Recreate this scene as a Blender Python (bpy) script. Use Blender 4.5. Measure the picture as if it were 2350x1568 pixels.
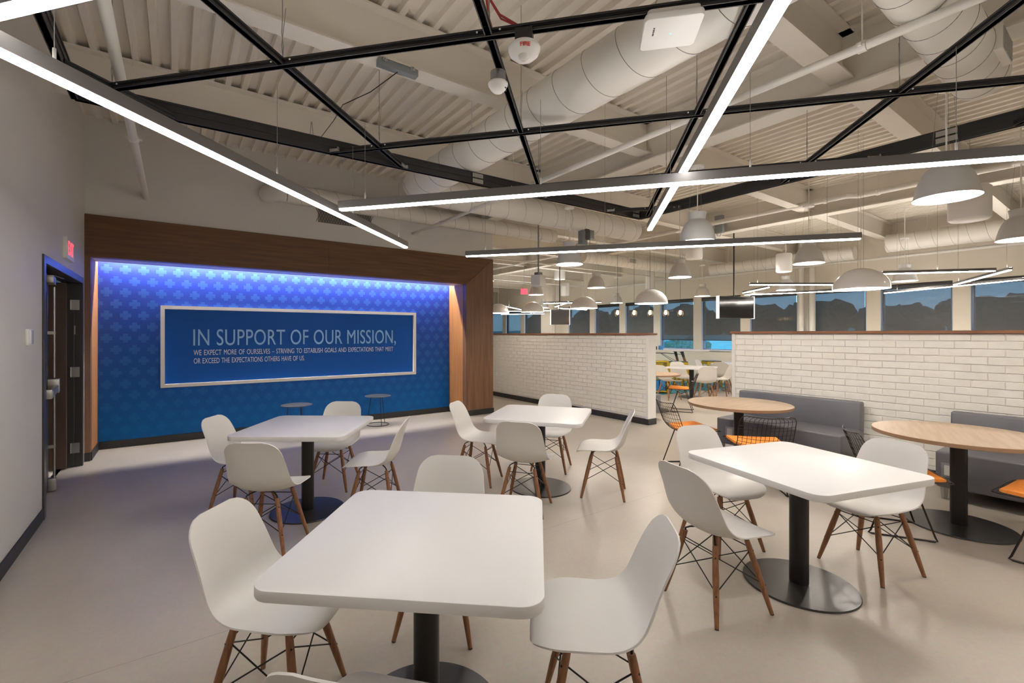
import bpy, bmesh, math, random
from math import sin, cos, pi, radians, sqrt
from mathutils import Vector, Matrix

random.seed(7)
SC = bpy.context.scene
for o in list(bpy.data.objects):
    bpy.data.objects.remove(o)

# ------------------------------------------------------------------ camera
FPX, CX, CY, HC = 1050.0, 1125.0, 767.0, 1.523          # focal length and principal point in pixels, eye height
YAW = radians(34.5)
cd = bpy.data.cameras.new('camera')
cam = bpy.data.objects.new('camera', cd)
SC.collection.objects.link(cam)
cd.sensor_width = 36.0
cd.lens = FPX / 2350 * 36
cd.shift_x = (1175 - CX) / 2350
cd.shift_y = -(784 - CY) / 2350
cd.clip_start, cd.clip_end = 0.05, 400
cam.location = (0, 0, HC)
cam.rotation_euler = (pi / 2, 0, -YAW)
SC.camera = cam

# ------------------------------------------------------------------ world: dusk sky outside the windows
w = bpy.data.worlds.new('dusk_sky')
SC.world = w
w.use_nodes = True
wn, wl = w.node_tree.nodes, w.node_tree.links
wn.clear()
bg = wn.new('ShaderNodeBackground')
tc = wn.new('ShaderNodeTexCoord')
sp = wn.new('ShaderNodeSeparateXYZ')
cr = wn.new('ShaderNodeValToRGB')
cr.color_ramp.elements[0].color = (0.55, 1.05, 1.45, 1)
cr.color_ramp.elements[0].position = 0.0
cr.color_ramp.elements[1].color = (0.10, 0.48, 1.5, 1)
cr.color_ramp.elements[1].position = 0.35
wo = wn.new('ShaderNodeOutputWorld')
wl.new(tc.outputs['Generated'], sp.inputs[0])
wl.new(sp.outputs['Z'], cr.inputs[0])
wl.new(cr.outputs[0], bg.inputs['Color'])
wl.new(bg.outputs[0], wo.inputs[0])
bg.inputs['Strength'].default_value = 2.0

# ------------------------------------------------------------------ view
SC.view_settings.view_transform = 'Standard'
SC.view_settings.look = 'None'
SC.view_settings.gamma = 1.0
SC.view_settings.use_curve_mapping = False
SC.view_settings.exposure = 0.0
try:
    SC.cycles.max_bounces = 10
    SC.cycles.diffuse_bounces = 6
    SC.cycles.sample_clamp_indirect = 6.0
    SC.cycles.caustics_reflective = False
    SC.cycles.caustics_refractive = False
except Exception:
    pass

LED = 34.0           # radiance of the linear lamps' diffusers
BELL = 460.0          # radiance inside the bell shades
COVE = 400.0          # radiance of the strip in the cove over the blue wall


# ------------------------------------------------------------------ materials
def mat(name, col=(0.8, 0.8, 0.8), rough=0.5, metal=0.0, spec=0.5, coat=0.0, emit=None, estr=0.0):
    m = bpy.data.materials.new(name)
    m.use_nodes = True
    b = m.node_tree.nodes['Principled BSDF']
    b.inputs['Base Color'].default_value = (*col, 1)
    b.inputs['Roughness'].default_value = rough
    b.inputs['Metallic'].default_value = metal
    b.inputs['Specular IOR Level'].default_value = spec
    b.inputs['Coat Weight'].default_value = coat
    if emit:
        b.inputs['Emission Color'].default_value = (*emit, 1)
        b.inputs['Emission Strength'].default_value = estr
    return m


def N(m, t, **kw):
    n = m.node_tree.nodes.new(t)
    for k, v in kw.items():
        if k in n.inputs:
            n.inputs[k].default_value = v
        else:
            setattr(n, k, v)
    return n


def K(m, a, b):
    m.node_tree.links.new(a, b)


def bsdf(m):
    return m.node_tree.nodes['Principled BSDF']


def noisy(name, c1, c2, scale=3.0, rough=0.5, stretch=(1, 1, 1), detail=6, bump=0.0, bscale=60, spec=0.5, r2=None, pos=(0.35, 0.65), coord='Object'):
    """Two colours mixed by a stretched noise, with an optional fine bump."""
    m = mat(name, c1, rough, spec=spec)
    t = N(m, 'ShaderNodeTexCoord')
    mp = N(m, 'ShaderNodeMapping')
    mp.inputs['Scale'].default_value = stretch
    nz = N(m, 'ShaderNodeTexNoise')
    nz.inputs['Scale'].default_value = scale
    nz.inputs['Detail'].default_value = detail
    rp = N(m, 'ShaderNodeValToRGB')
    rp.color_ramp.elements[0].color = (*c1, 1)
    rp.color_ramp.elements[0].position = pos[0]
    rp.color_ramp.elements[1].color = (*c2, 1)
    rp.color_ramp.elements[1].position = pos[1]
    K(m, t.outputs[coord], mp.inputs[0])
    K(m, mp.outputs[0], nz.inputs['Vector'])
    K(m, nz.outputs['Fac'], rp.inputs[0])
    K(m, rp.outputs[0], bsdf(m).inputs['Base Color'])
    if r2 is not None:
        mr = N(m, 'ShaderNodeMapRange')
        mr.inputs['To Min'].default_value = rough
        mr.inputs['To Max'].default_value = r2
        K(m, nz.outputs['Fac'], mr.inputs[0])
        K(m, mr.outputs[0], bsdf(m).inputs['Roughness'])
    if bump:
        n2 = N(m, 'ShaderNodeTexNoise')
        n2.inputs['Scale'].default_value = bscale
        n2.inputs['Detail'].default_value = 4
        bp = N(m, 'ShaderNodeBump')
        bp.inputs['Strength'].default_value = bump
        bp.inputs['Distance'].default_value = 0.01
        K(m, t.outputs[coord], n2.inputs['Vector'])
        K(m, n2.outputs['Fac'], bp.inputs['Height'])
        K(m, bp.outputs[0], bsdf(m).inputs['Normal'])
    return m


def glow(name, col, strength):
    m = bpy.data.materials.new(name)
    m.use_nodes = True
    nt = m.node_tree
    nt.nodes.clear()
    e = nt.nodes.new('ShaderNodeEmission')
    e.inputs[0].default_value = (*col, 1)
    e.inputs[1].default_value = strength
    o = nt.nodes.new('ShaderNodeOutputMaterial')
    nt.links.new(e.outputs[0], o.inputs[0])
    return m


WARM = (1.0, 0.92, 0.835)
M = {}
M['wall'] = noisy('painted_wall', (0.62, 0.60, 0.565), (0.65, 0.63, 0.595), 1.2, 0.55, bump=0.04, bscale=220)
M['wall_cream'] = noisy('cream_wall', (0.74, 0.69, 0.60), (0.78, 0.73, 0.64), 1.0, 0.6, bump=0.03, bscale=200)
M['ceil'] = noisy('ceiling_paint', (0.74, 0.69, 0.61), (0.77, 0.72, 0.64), 2.0, 0.55)
M['beam'] = noisy('beam_paint', (0.72, 0.68, 0.61), (0.75, 0.71, 0.64), 2.0, 0.5)
M['pipe'] = mat('pipe_paint', (0.72, 0.70, 0.65), 0.4)
M['brick'] = noisy('white_painted_brick', (0.79, 0.765, 0.70), (0.84, 0.815, 0.755), 9.0, 0.5, bump=0.12, bscale=45)
M['plaster'] = noisy('white_plaster', (0.76, 0.75, 0.71), (0.79, 0.78, 0.74), 3.0, 0.55)
M['white_lam'] = mat('white_laminate', (0.70, 0.685, 0.675), 0.35)
M['white_plastic'] = noisy('white_plastic', (0.68, 0.66, 0.63), (0.70, 0.68, 0.65), 1.0, 0.42, bump=0.02, bscale=500)
M['gloss_white'] = mat('gloss_white', (0.92, 0.92, 0.92), 0.12, coat=0.5)
M['white_paint'] = mat('white_paint', (0.85, 0.84, 0.82), 0.4)
M['walnut'] = noisy('walnut_leg', (0.20, 0.085, 0.04), (0.30, 0.135, 0.062), 14, 0.4, stretch=(6, 6, 0.6))
M['wood_h'] = noisy('brown_veneer_across', (0.098, 0.043, 0.017), (0.155, 0.071, 0.029), 3.0, 0.42, stretch=(0.5, 1, 9), r2=0.5)
M['wood_v'] = noisy('brown_veneer_upright', (0.135, 0.066, 0.033), (0.20, 0.102, 0.051), 3.0, 0.42, stretch=(9, 9, 0.5), r2=0.5)
M['wood_rev'] = noisy('brown_veneer_painted_lit', (0.36, 0.155, 0.050), (0.46, 0.21, 0.070), 3.0, 0.42, stretch=(9, 9, 0.5), r2=0.5)  # the upright brown veneer again, with the cove light put into its colour
M['cap_wood'] = noisy('cap_wood', (0.20, 0.085, 0.042), (0.28, 0.125, 0.062), 4.0, 0.4, stretch=(5, 0.5, 5))
M['oak'] = noisy('light_oak_top', (0.37, 0.26, 0.17), (0.46, 0.335, 0.23), 3.0, 0.38, stretch=(0.8, 10, 1))
M['oak_edge'] = noisy('oak_edge', (0.30, 0.18, 0.10), (0.36, 0.22, 0.13), 3.0, 0.45)
M['black_metal'] = mat('black_metal', (0.018, 0.017, 0.017), 0.38, 0.3)
M['frame_black'] = mat('black_channel', (0.017, 0.016, 0.017), 0.42)
M['base_black'] = mat('black_base_plate', (0.020, 0.019, 0.018), 0.30, spec=0.6)
M['wire_black'] = mat('black_wire', (0.03, 0.022, 0.018), 0.35, 0.6)
M['brace'] = mat('dark_brace_rod', (0.028, 0.024, 0.022), 0.4, 0.5)
M['lamp_grey'] = mat('lamp_housing_grey', (0.13, 0.122, 0.118), 0.45, 0.2)
M['led'] = glow('led_diffuser', (1.0, 0.953, 0.912), LED)
M['led_thin'] = glow('thin_led_diffuser', WARM, LED * 2.0)
M['led_thin_up_added'] = glow('added_thin_led_uplight', WARM, LED * 2.2)  # glow of the invented strips on top of the thin lamps
M['led_up_added'] = glow('added_led_uplight', (1.0, 0.953, 0.912), LED * 0.33)  # glow of the invented strips on top of the long lamps
M['cove'] = glow('cove_strip', (1.0, 0.95, 0.89), COVE)
M['bell_out'] = mat('bell_shade_grey', (0.56, 0.56, 0.55), 0.42)
M['bell_in'] = mat('shade_white_inside', (0.86, 0.85, 0.82), 0.5)
M['bulb'] = glow('bulb_glow', (1.0, 0.91, 0.81), BELL)
M['edison'] = glow('filament_glow', (1.0, 0.58, 0.25), 90.0)
M['drum'] = mat('white_drum', (0.80, 0.79, 0.77), 0.55)
M['cable'] = mat('steel_cable', (0.33, 0.32, 0.30), 0.4, 0.6)
M['cord_white'] = mat('white_cord', (0.8, 0.78, 0.74), 0.5)
M['steel'] = mat('zinc_steel', (0.48, 0.465, 0.44), 0.38, 0.85)
M['galv'] = mat('galvanised_steel', (0.30, 0.31, 0.32), 0.4, 0.7)
M['grey_box'] = mat('grey_painted_box', (0.20, 0.22, 0.23), 0.45)
M['vinyl'] = noisy('grey_vinyl', (0.125, 0.125, 0.14), (0.145, 0.145, 0.16), 2.0, 0.36, bump=0.05, bscale=300)
M['vinyl_top'] = M['vinyl']
M['orange'] = noisy('orange_wool', (0.85, 0.27, 0.035), (0.93, 0.32, 0.05), 30, 0.85, bump=0.1, bscale=400)
M['base_dark'] = mat('black_rubber_base', (0.022, 0.021, 0.021), 0.5)
M['door_dark'] = mat('door_steel_dark', (0.045, 0.042, 0.042), 0.3)
M['door_brown'] = noisy('door_brown', (0.085, 0.052, 0.036), (0.11, 0.07, 0.048), 3, 0.45, stretch=(6, 6, 0.6))
M['yellow_glass'] = mat('amber_lite', (0.40, 0.27, 0.09), 0.12)
M['red_led'] = glow('exit_letters', (1.0, 0.06, 0.09), 2.6)
M['red'] = mat('red_print', (0.6, 0.035, 0.03), 0.5)
M['red_wire'] = mat('red_wire', (0.38, 0.03, 0.025), 0.45)
M['green'] = mat('green_plastic', (0.02, 0.25, 0.06), 0.4)
M['green_led'] = glow('green_led', (0.1, 1.0, 0.35), 3.0)
M['black_print'] = mat('black_print', (0.05, 0.05, 0.05), 0.5)
M['clear'] = mat('clear_lens', (0.75, 0.75, 0.72), 0.08, spec=0.8)
M['text_blue'] = mat('pale_blue_letters', (0.34, 0.66, 0.98), 0.4)
M['text_white'] = mat('white_letters', (0.90, 0.90, 0.94), 0.5)
M['frame_white'] = mat('cream_frame', (0.90, 0.86, 0.80), 0.45)
M['panel_blue'] = noisy('blue_panel', (0.002, 0.085, 0.40), (0.003, 0.10, 0.45), 0.8, 0.5, spec=0.25)
M['table_grey'] = mat('graphite_top', (0.055, 0.058, 0.066), 0.4)
M['screen'] = mat('tv_screen', (0.008, 0.008, 0.009), 0.08, spec=0.7)
M['screen_grey'] = mat('tv_screen_sheen', (0.05, 0.05, 0.052), 0.12, spec=0.7)
M['side_led'] = glow('tv_edge_light', (1.0, 0.93, 0.85), 1.3)
M['mustard'] = mat('mustard_paint', (0.50, 0.36, 0.020), 0.4)
M['mesh_grille'] = mat('grille_metal', (0.28, 0.25, 0.22), 0.5, 0.4)
M['louvre'] = mat('louvre_grey', (0.36, 0.35, 0.32), 0.5)
M['carpet'] = noisy('teal_carpet', (0.035, 0.21, 0.29), (0.06, 0.28, 0.37), 40, 0.9, bump=0.2, bscale=300)
M['book_blue'] = mat('blue_card', (0.03, 0.22, 0.55), 0.5)
M['book_dark'] = mat('dark_card', (0.06, 0.06, 0.07), 0.5)
M['valance'] = mat('dark_headrail', (0.030, 0.030, 0.033), 0.3)
M['win_frame'] = mat('window_aluminium', (0.30, 0.36, 0.42), 0.35, 0.3)
M['grass'] = noisy('lawn', (0.26, 0.50, 0.24), (0.42, 0.68, 0.36), 0.6, 0.9)
M['lot'] = mat('pale_paving', (0.62, 0.62, 0.60), 0.8)
M['leaf'] = noisy('tree_foliage', (0.035, 0.07, 0.03), (0.09, 0.15, 0.06), 6, 0.8)
M['shrub'] = noisy('shrub_foliage', (0.07, 0.16, 0.07), (0.16, 0.30, 0.14), 8, 0.8)
M['trunk'] = mat('bark', (0.06, 0.045, 0.035), 0.9)
M['car'] = mat('pale_car_paint', (0.6, 0.62, 0.65), 0.25)


def floor_material():
    m = noisy('polished_concrete', (0.37, 0.330, 0.278), (0.475, 0.428, 0.365), 0.9, 0.26, detail=9, r2=0.46, pos=(0.28, 0.72))
    nt = m.node_tree
    b = bsdf(m)
    base = b.inputs['Base Color'].links[0].from_socket
    t = N(m, 'ShaderNodeTexCoord')
    fine = N(m, 'ShaderNodeTexNoise')
    fine.inputs['Scale'].default_value = 46
    fine.inputs['Detail'].default_value = 6
    K(m, t.outputs['Object'], fine.inputs['Vector'])
    mx = N(m, 'ShaderNodeMix', data_type='RGBA', blend_type='OVERLAY')
    mx.inputs[0].default_value = 0.14
    K(m, base, mx.inputs[6])
    K(m, fine.outputs['Color'], mx.inputs[7])
    # saw-cut joints
    sep = N(m, 'ShaderNodeSeparateXYZ')
    K(m, t.outputs['Object'], sep.inputs[0])

    def line(sock, off, period):
        a = N(m, 'ShaderNodeMath', operation='SUBTRACT'); a.inputs[1].default_value = off
        K(m, sock, a.inputs[0])
        d = N(m, 'ShaderNodeMath', operation='PINGPONG'); d.inputs[1].default_value = period / 2
        K(m, a.outputs[0], d.inputs[0])
        c = N(m, 'ShaderNodeMath', operation='LESS_THAN'); c.inputs[1].default_value = 0.0024
        K(m, d.outputs[0], c.inputs[0])
        return c.outputs[0]
    lx = line(sep.outputs['X'], JX, 12.0)
    ly = line(sep.outputs['Y'], JY, 4.6)
    mxl = N(m, 'ShaderNodeMath', operation='MAXIMUM')
    K(m, lx, mxl.inputs[0]); K(m, ly, mxl.inputs[1])
    sc_ = N(m, 'ShaderNodeMath', operation='MULTIPLY'); sc_.inputs[1].default_value = 0.45
    K(m, mxl.outputs[0], sc_.inputs[0])
    m2 = N(m, 'ShaderNodeMix', data_type='RGBA')
    m2.inputs[7].default_value = (0.16, 0.14, 0.12, 1)
    K(m, sc_.outputs[0], m2.inputs[0]); K(m, mx.outputs[2], m2.inputs[6])
    K(m, m2.outputs[2], b.inputs['Base Color'])
    return m


def cross_wall_material():
    """Blue wall covering printed with staggered pale plus signs (object coordinates: X along, Z up)."""
    m = mat('blue_wall_covering', (0.01, 0.1, 0.5), 0.5, spec=0.25)
    t = N(m, 'ShaderNodeTexCoord')
    s = N(m, 'ShaderNodeSeparateXYZ')
    K(m, t.outputs['Object'], s.inputs[0])
    PX_, PZ_ = 0.1965, 0.308

    def mth(op, a, b=None, c=None):
        n = N(m, 'ShaderNodeMath', operation=op)
        for i, v in enumerate((a, b, c)):
            if v is None:
                continue
            if isinstance(v, (int, float)):
                n.inputs[i].default_value = v
            else:
                K(m, v, n.inputs[i])
        return n.outputs[0]

    def crosses(ox, oz):
        dx = mth('PINGPONG', mth('SUBTRACT', s.outputs['X'], ox), PX_ / 2)
        dz = mth('PINGPONG', mth('SUBTRACT', s.outputs['Z'], oz), PZ_ / 2)
        a = mth('MULTIPLY', mth('LESS_THAN', dx, 0.060), mth('LESS_THAN', dz, 0.026))
        b = mth('MULTIPLY', mth('LESS_THAN', dx, 0.026), mth('LESS_THAN', dz, 0.060))
        return mth('MAXIMUM', a, b)
    k = mth('MAXIMUM', crosses(-0.658, 2.237), crosses(-0.658 + PX_ / 2, 2.237 + PZ_ / 2))
    # print: royal blue above easing to azure below, as printed on the covering
    g = N(m, 'ShaderNodeMapRange')
    g.inputs['From Min'].default_value = 0.2
    g.inputs['From Max'].default_value = 2.3
    K(m, s.outputs['Z'], g.inputs[0])
    rp = N(m, 'ShaderNodeValToRGB')
    rp.color_ramp.elements[0].color = (0.000, 0.105, 0.37, 1)
    rp.color_ramp.elements[1].color = (0.023, 0.047, 0.34, 1)
    K(m, g.outputs[0], rp.inputs[0])
    rc = N(m, 'ShaderNodeValToRGB')
    rc.color_ramp.elements[0].color = (0.000, 0.120, 0.40, 1)
    rc.color_ramp.elements[1].color = (0.038, 0.098, 0.43, 1)
    K(m, g.outputs[0], rc.inputs[0])
    mx = N(m, 'ShaderNodeMix', data_type='RGBA')
    K(m, k, mx.inputs[0]); K(m, rp.outputs[0], mx.inputs[6]); K(m, rc.outputs[0], mx.inputs[7])
    K(m, mx.outputs[2], bsdf(m).inputs['Base Color'])
    return m


JX, JY = 5.09, 2.70
M['floor'] = floor_material()
M['cross'] = cross_wall_material()


def shade_fabric():
    m = bpy.data.materials.new('roller_shade_mesh')
    m.use_nodes = True
    nt = m.node_tree
    b = bsdf(m)
    b.inputs['Base Color'].default_value = (0.135, 0.134, 0.137, 1)
    b.inputs['Roughness'].default_value = 0.7
    tr = nt.nodes.new('ShaderNodeBsdfTransparent')
    mx = nt.nodes.new('ShaderNodeMixShader')
    mx.inputs[0].default_value = 0.345
    out = nt.nodes['Material Output']
    nt.links.new(b.outputs[0], mx.inputs[1])
    nt.links.new(tr.outputs[0], mx.inputs[2])
    nt.links.new(mx.outputs[0], out.inputs[0])
    return m


def pane_material():
    m = bpy.data.materials.new('window_glass')
    m.use_nodes = True
    nt = m.node_tree
    nt.nodes.clear()
    tr = nt.nodes.new('ShaderNodeBsdfTransparent')
    tr.inputs[0].default_value = (0.92, 0.97, 0.97, 1)
    gl = nt.nodes.new('ShaderNodeBsdfGlossy')
    gl.inputs['Roughness'].default_value = 0.02
    mx = nt.nodes.new('ShaderNodeMixShader')
    mx.inputs[0].default_value = 0.08
    out = nt.nodes.new('ShaderNodeOutputMaterial')
    nt.links.new(tr.outputs[0], mx.inputs[1])
    nt.links.new(gl.outputs[0], mx.inputs[2])
    nt.links.new(mx.outputs[0], out.inputs[0])
    return m


M['shade'] = shade_fabric()
M['pane'] = pane_material()


# ------------------------------------------------------------------ mesh helpers
class MB:
    def __init__(s):
        s.v, s.f = [], []

    def add(s, vs, fs):
        o = len(s.v)
        s.v += [tuple(p) for p in vs]
        s.f += [tuple(i + o for i in f) for f in fs]
        return s

    def box(s, x0, x1, y0, y1, z0, z1):
        vs = [(x, y, z) for z in (z0, z1) for y in (y0, y1) for x in (x0, x1)]
        return s.add(vs, [(0, 2, 3, 1), (4, 5, 7, 6), (0, 1, 5, 4), (2, 6, 7, 3), (0, 4, 6, 2), (1, 3, 7, 5)])

    def bar(s, p, q, wd, ht, up=(0, 0, 1)):
        """Rectangular bar from p to q, wd across and ht along 'up', centred on the line."""
        p, q, up = Vector(p), Vector(q), Vector(up)
        d = (q - p).normalized()
        sd = d.cross(up).normalized()
        u = sd.cross(d)
        vs = []
        for c in (p, q):
            for a, b in ((-1, -1), (1, -1), (1, 1), (-1, 1)):
                vs.append(c + sd * (a * wd / 2) + u * (b * ht / 2))
        return s.add(vs, [(0, 3, 2, 1), (4, 5, 6, 7), (0, 1, 5, 4), (1, 2, 6, 5), (2, 3, 7, 6), (3, 0, 4, 7)])

    def tube(s, pts, r, n=8, closed=False, cap=True):
        pts = [Vector(p) for p in pts]
        m = len(pts)
        rs = r if isinstance(r, (list, tuple)) else [r] * m
        rings = []
        prev = None
        for i, p in enumerate(pts):
            if closed:
                d = (pts[(i + 1) % m] - pts[i - 1]).normalized()
            else:
                d = (pts[min(i + 1, m - 1)] - pts[max(i - 1, 0)]).normalized()
            if prev is None:
                a = Vector((0, 0, 1)) if abs(d.z) < 0.9 else Vector((1, 0, 0))
                x = d.cross(a).normalized()
            else:
                x = (prev - d * prev.dot(d))
                x = x.normalized() if x.length > 1e-6 else d.orthogonal().normalized()
            prev = x
            y = d.cross(x)
            rings.append([p + (x * cos(2 * pi * k / n) + y * sin(2 * pi * k / n)) * rs[i] for k in range(n)])
        vs = [q for rg in rings for q in rg]
        fs = []
        for i in range(m if closed else m - 1):
            a, b = i * n, ((i + 1) % m) * n
            for k in range(n):
                fs.append((a + k, a + (k + 1) % n, b + (k + 1) % n, b + k))
        if cap and not closed:
            fs.append(tuple(range(n))[::-1])
            fs.append(tuple((m - 1) * n + k for k in range(n)))
        return s.add(vs, fs)

    def lathe(s, prof, n=32, c=(0, 0, 0), closed=False, cap=True):
        vs, fs = [], []
        for r, z in prof:
            for k in range(n):
                vs.append((c[0] + r * cos(2 * pi * k / n), c[1] + r * sin(2 * pi * k / n), c[2] + z))
        m = len(prof)
        for i in range(m if closed else m - 1):
            for k in range(n):
                j = (i + 1) % m
                fs.append((i * n + k, i * n + (k + 1) % n, j * n + (k + 1) % n, j * n + k))
        if not closed and cap:
            if prof[0][0] > 1e-6:
                fs.append(tuple(range(n))[::-1])
            if prof[-1][0] > 1e-6:
                fs.append(tuple((m - 1) * n + k for k in range(n)))
        return s.add(vs, fs)

    def prism(s, poly, z0, z1):
        n = len(poly)
        vs = [(x, y, z0) for x, y in poly] + [(x, y, z1) for x, y in poly]
        fs = [tuple(range(n))[::-1], tuple(range(n, 2 * n))]
        fs += [(i, (i + 1) % n, n + (i + 1) % n, n + i) for i in range(n)]
        return s.add(vs, fs)

    def xform(s, mt):
        s.v = [tuple(mt @ Vector(p)) for p in s.v]
        return s

    def build(s, name, m, parent=None, smooth=False, bevel=0.0, bseg=2, loc=None, rotz=None, angle=40):
        me = bpy.data.meshes.new(name)
        me.from_pydata(s.v, [], s.f)
        me.validate(clean_customdata=False)
        bm = bmesh.new()
        bm.from_mesh(me)
        bmesh.ops.recalc_face_normals(bm, faces=bm.faces)
        if bevel:
            es = [e for e in bm.edges if len(e.link_faces) == 2 and e.calc_face_angle(0) > 0.6]
            bmesh.ops.bevel(bm, geom=es, offset=bevel, segments=bseg, profile=0.5, affect='EDGES')
        bm.to_mesh(me)
        bm.free()
        me.materials.append(m)
        if smooth or bevel:
            for p in me.polygons:
                p.use_smooth = True
            try:
                me.set_sharp_from_angle(angle=radians(angle))
            except Exception:
                pass
        o = bpy.data.objects.new(name, me)
        SC.collection.objects.link(o)
        if parent is not None:
            o.parent = parent
        if loc is not None:
            o.location = loc
        if rotz is not None:
            o.rotation_euler = (0, 0, rotz)
        return o


def tag(o, label=None, cat=None, group=None, kind=None):
    if label: o['label'] = label
    if cat: o['category'] = cat
    if group: o['group'] = group
    if kind: o['kind'] = kind
    return o


def thing(name, label, cat, loc=(0, 0, 0), rz=0.0, group=None):
    o = bpy.data.objects.new(name, None)
    o.empty_display_size = 0.1
    SC.collection.objects.link(o)
    o.location = loc
    o.rotation_euler = (0, 0, rz)
    return tag(o, label, cat, group)


def struct(o):
    o['kind'] = 'structure'
    return o


def dup(root, loc, rz, label, group=None):
    """A copy of a thing with copies of its parts and sub-parts."""
    def cp(o, par):
        c = o.copy()
        SC.collection.objects.link(c)
        if par is not None:
            c.parent = par
        for ch in [x for x in KIDS.get(o.name, [])]:
            cp(ch, c)
        return c
    KIDS.clear()
    for x in SC.objects:
        if x.parent is not None:
            KIDS.setdefault(x.parent.name, []).append(x)
    r = cp(root, None)
    r.location = loc
    r.rotation_euler = (0, 0, rz)
    r['label'] = label
    if group:
        r['group'] = group
    return r


KIDS = {}


def catmull(P, n):
    """n+1 points evenly in parameter through the control tuples P."""
    out = []
    m = len(P) - 1
    for i in range(n + 1):
        t = i / n * m
        k = min(int(t), m - 1)
        u = t - k
        p0, p1, p2, p3 = P[max(k - 1, 0)], P[k], P[k + 1], P[min(k + 2, m)]
        out.append(tuple(0.5 * (2 * b + (c - a) * u + (2 * a - 5 * b + 4 * c - d) * u * u + (3 * b - a - 3 * c + d) * u ** 3)
                         for a, b, c, d in zip(p0, p1, p2, p3)))
    return out


def rrect(wx, wy, r, n=8):
    pts = []
    for cx_, cy_, a0 in ((wx / 2 - r, wy / 2 - r, 0), (-wx / 2 + r, wy / 2 - r, 90), (-wx / 2 + r, -wy / 2 + r, 180), (wx / 2 - r, -wy / 2 + r, 270)):
        for k in range(n + 1):
            a = radians(a0 + 90 * k / n)
            pts.append((cx_ + r * cos(a), cy_ + r * sin(a)))
    return pts


ZD = 4.12            # underside of the roof deck
XL, XB, XW = -0.90, 6.50, 14.0
YF, YB = 7.27, 7.88  # front of the wood surround, blue wall
YN, YE = -3.2, 21.5  # near and far ends of the hall

# ================================================================== shell
struct(MB().box(XL - 0.2, XW + 0.2, YN - 0.2, YE + 0.2, -0.12, 0).build('floor', M['floor']))

# left wall with the door opening
DY0, DY1, DH = 5.20, 7.05, 2.13
b = MB()
b.box(XL - 0.16, XL, YN, DY0, 0, ZD + 0.1)
b.box(XL - 0.16, XL, DY0, DY1, DH, ZD + 0.1)
b.box(XL - 0.16, XL, DY1, YF + 0.9, 0, ZD + 0.1)
struct(b.build('wall_left', M['wall']))
b = MB()
b.box(XL, XL + 0.012, YN, DY0 - 0.05, 0, 0.10)
struct(b.build('baseboard_left', M['base_dark'], bevel=0.004, bseg=1))
# corridor behind the door
b = MB()
b.box(-3.4, -3.3, 4.2, 9.2, 0, 2.7)
b.box(-3.3, XL - 0.16, 4.1, 4.2, 0, 2.7)
b.box(-3.3, XL - 0.16, 9.1, 9.2, 0, 2.7)
b.box(-3.4, XL - 0.16, 4.1, 9.2, 2.7, 2.8)
b.box(-3.4, XL - 0.16, 4.1, 9.2, -0.12, 0)
struct(b.build('wall_corridor', M['wall_cream']))

# upper wall over the wood surround, block behind it
BX1 = 5.05
b = MB()
b.box(XL, BX1, YF, YB + 0.3, 2.97, ZD + 0.1)
b.box(XL, BX1, YB + 0.12, YB + 0.3, 0, 2.97)
b.box(BX1 - 0.14, BX1, YB + 0.3, YE, 0, ZD + 0.1)
struct(b.build('wall_front', M['wall']))
# near, far, and left-behind walls
struct(MB().box(XL - 0.16, XW + 0.16, YN - 0.16, YN, 0, ZD + 0.1).build('wall_back', M['wall_cream']))
struct(MB().box(XL - 0.16, XW + 0.16, YE, YE + 0.16, 0, ZD + 0.1).build('wall_far', M['wall_cream']))

# wall with the windows
WP, W0, WW = 1.52, 1.00, 1.24
KS = [-2, -1, 0, 1, 2, 3, 4, 5, 6, 7, 8, 10, 11, 12]
SILL, HEAD = 1.0, 2.70
b = MB()
b.box(XW, XW + 0.22, YN, YE, 0, SILL)
b.box(XW, XW + 0.22, YN, YE, HEAD, ZD + 0.1)
edges = [YN]
for k in KS:
    edges += [W0 + WP * k, W0 + WP * k + WW]
edges.append(YE)
for i in range(0, len(edges), 2):
    b.box(XW, XW + 0.22, edges[i], edges[i + 1], SILL, HEAD)
struct(b.build('wall_right', M['wall_cream']))
for i, k in enumerate(KS):
    y0, y1 = W0 + WP * k, W0 + WP * k + WW
    f = MB()
    f.box(XW + 0.10, XW + 0.17, y0, y0 + 0.045, SILL, HEAD)
    f.box(XW + 0.10, XW + 0.17, y1 - 0.045, y1, SILL, HEAD)
    f.box(XW + 0.10, XW + 0.17, y0, y1, SILL, SILL + 0.05)
    f.box(XW + 0.10, XW + 0.17, y0, y1, HEAD - 0.05, HEAD)
    fr = struct(f.build('window_%d' % (i + 1), M['win_frame']))
    MB().box(XW + 0.13, XW + 0.138, y0 + 0.045, y1 - 0.045, SILL + 0.05, HEAD - 0.05).build('pane', M['pane'], fr)
    MB().box(XW - 0.05, XW + 0.10, y0 - 0.0, y1 + 0.0, SILL - 0.0, SILL + 0.022).build('window_sill', M['white_paint'], fr)

# roof deck: one corrugated sheet, flutes along Y
P6 = 0.1524
prof = []
x = XL - 0.2
while x < XW + 0.25:
    prof += [(x, ZD), (x + 0.050, ZD), (x + 0.063, ZD + 0.046), (x + 0.139, ZD + 0.046)]
    x += P6
vs = [(px, YN, pz) for px, pz in prof] + [(px, YE, pz) for px, pz in prof]
n = len(prof)
b = MB().add(vs, [(i, i + 1, n + i + 1, n + i) for i in range(n - 1)])
b.box(XL - 0.3, XW + 0.3, YN - 0.2, YE + 0.2, ZD + 0.10, ZD + 0.16)
struct(b.build('ceiling', M['ceil']))


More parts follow.
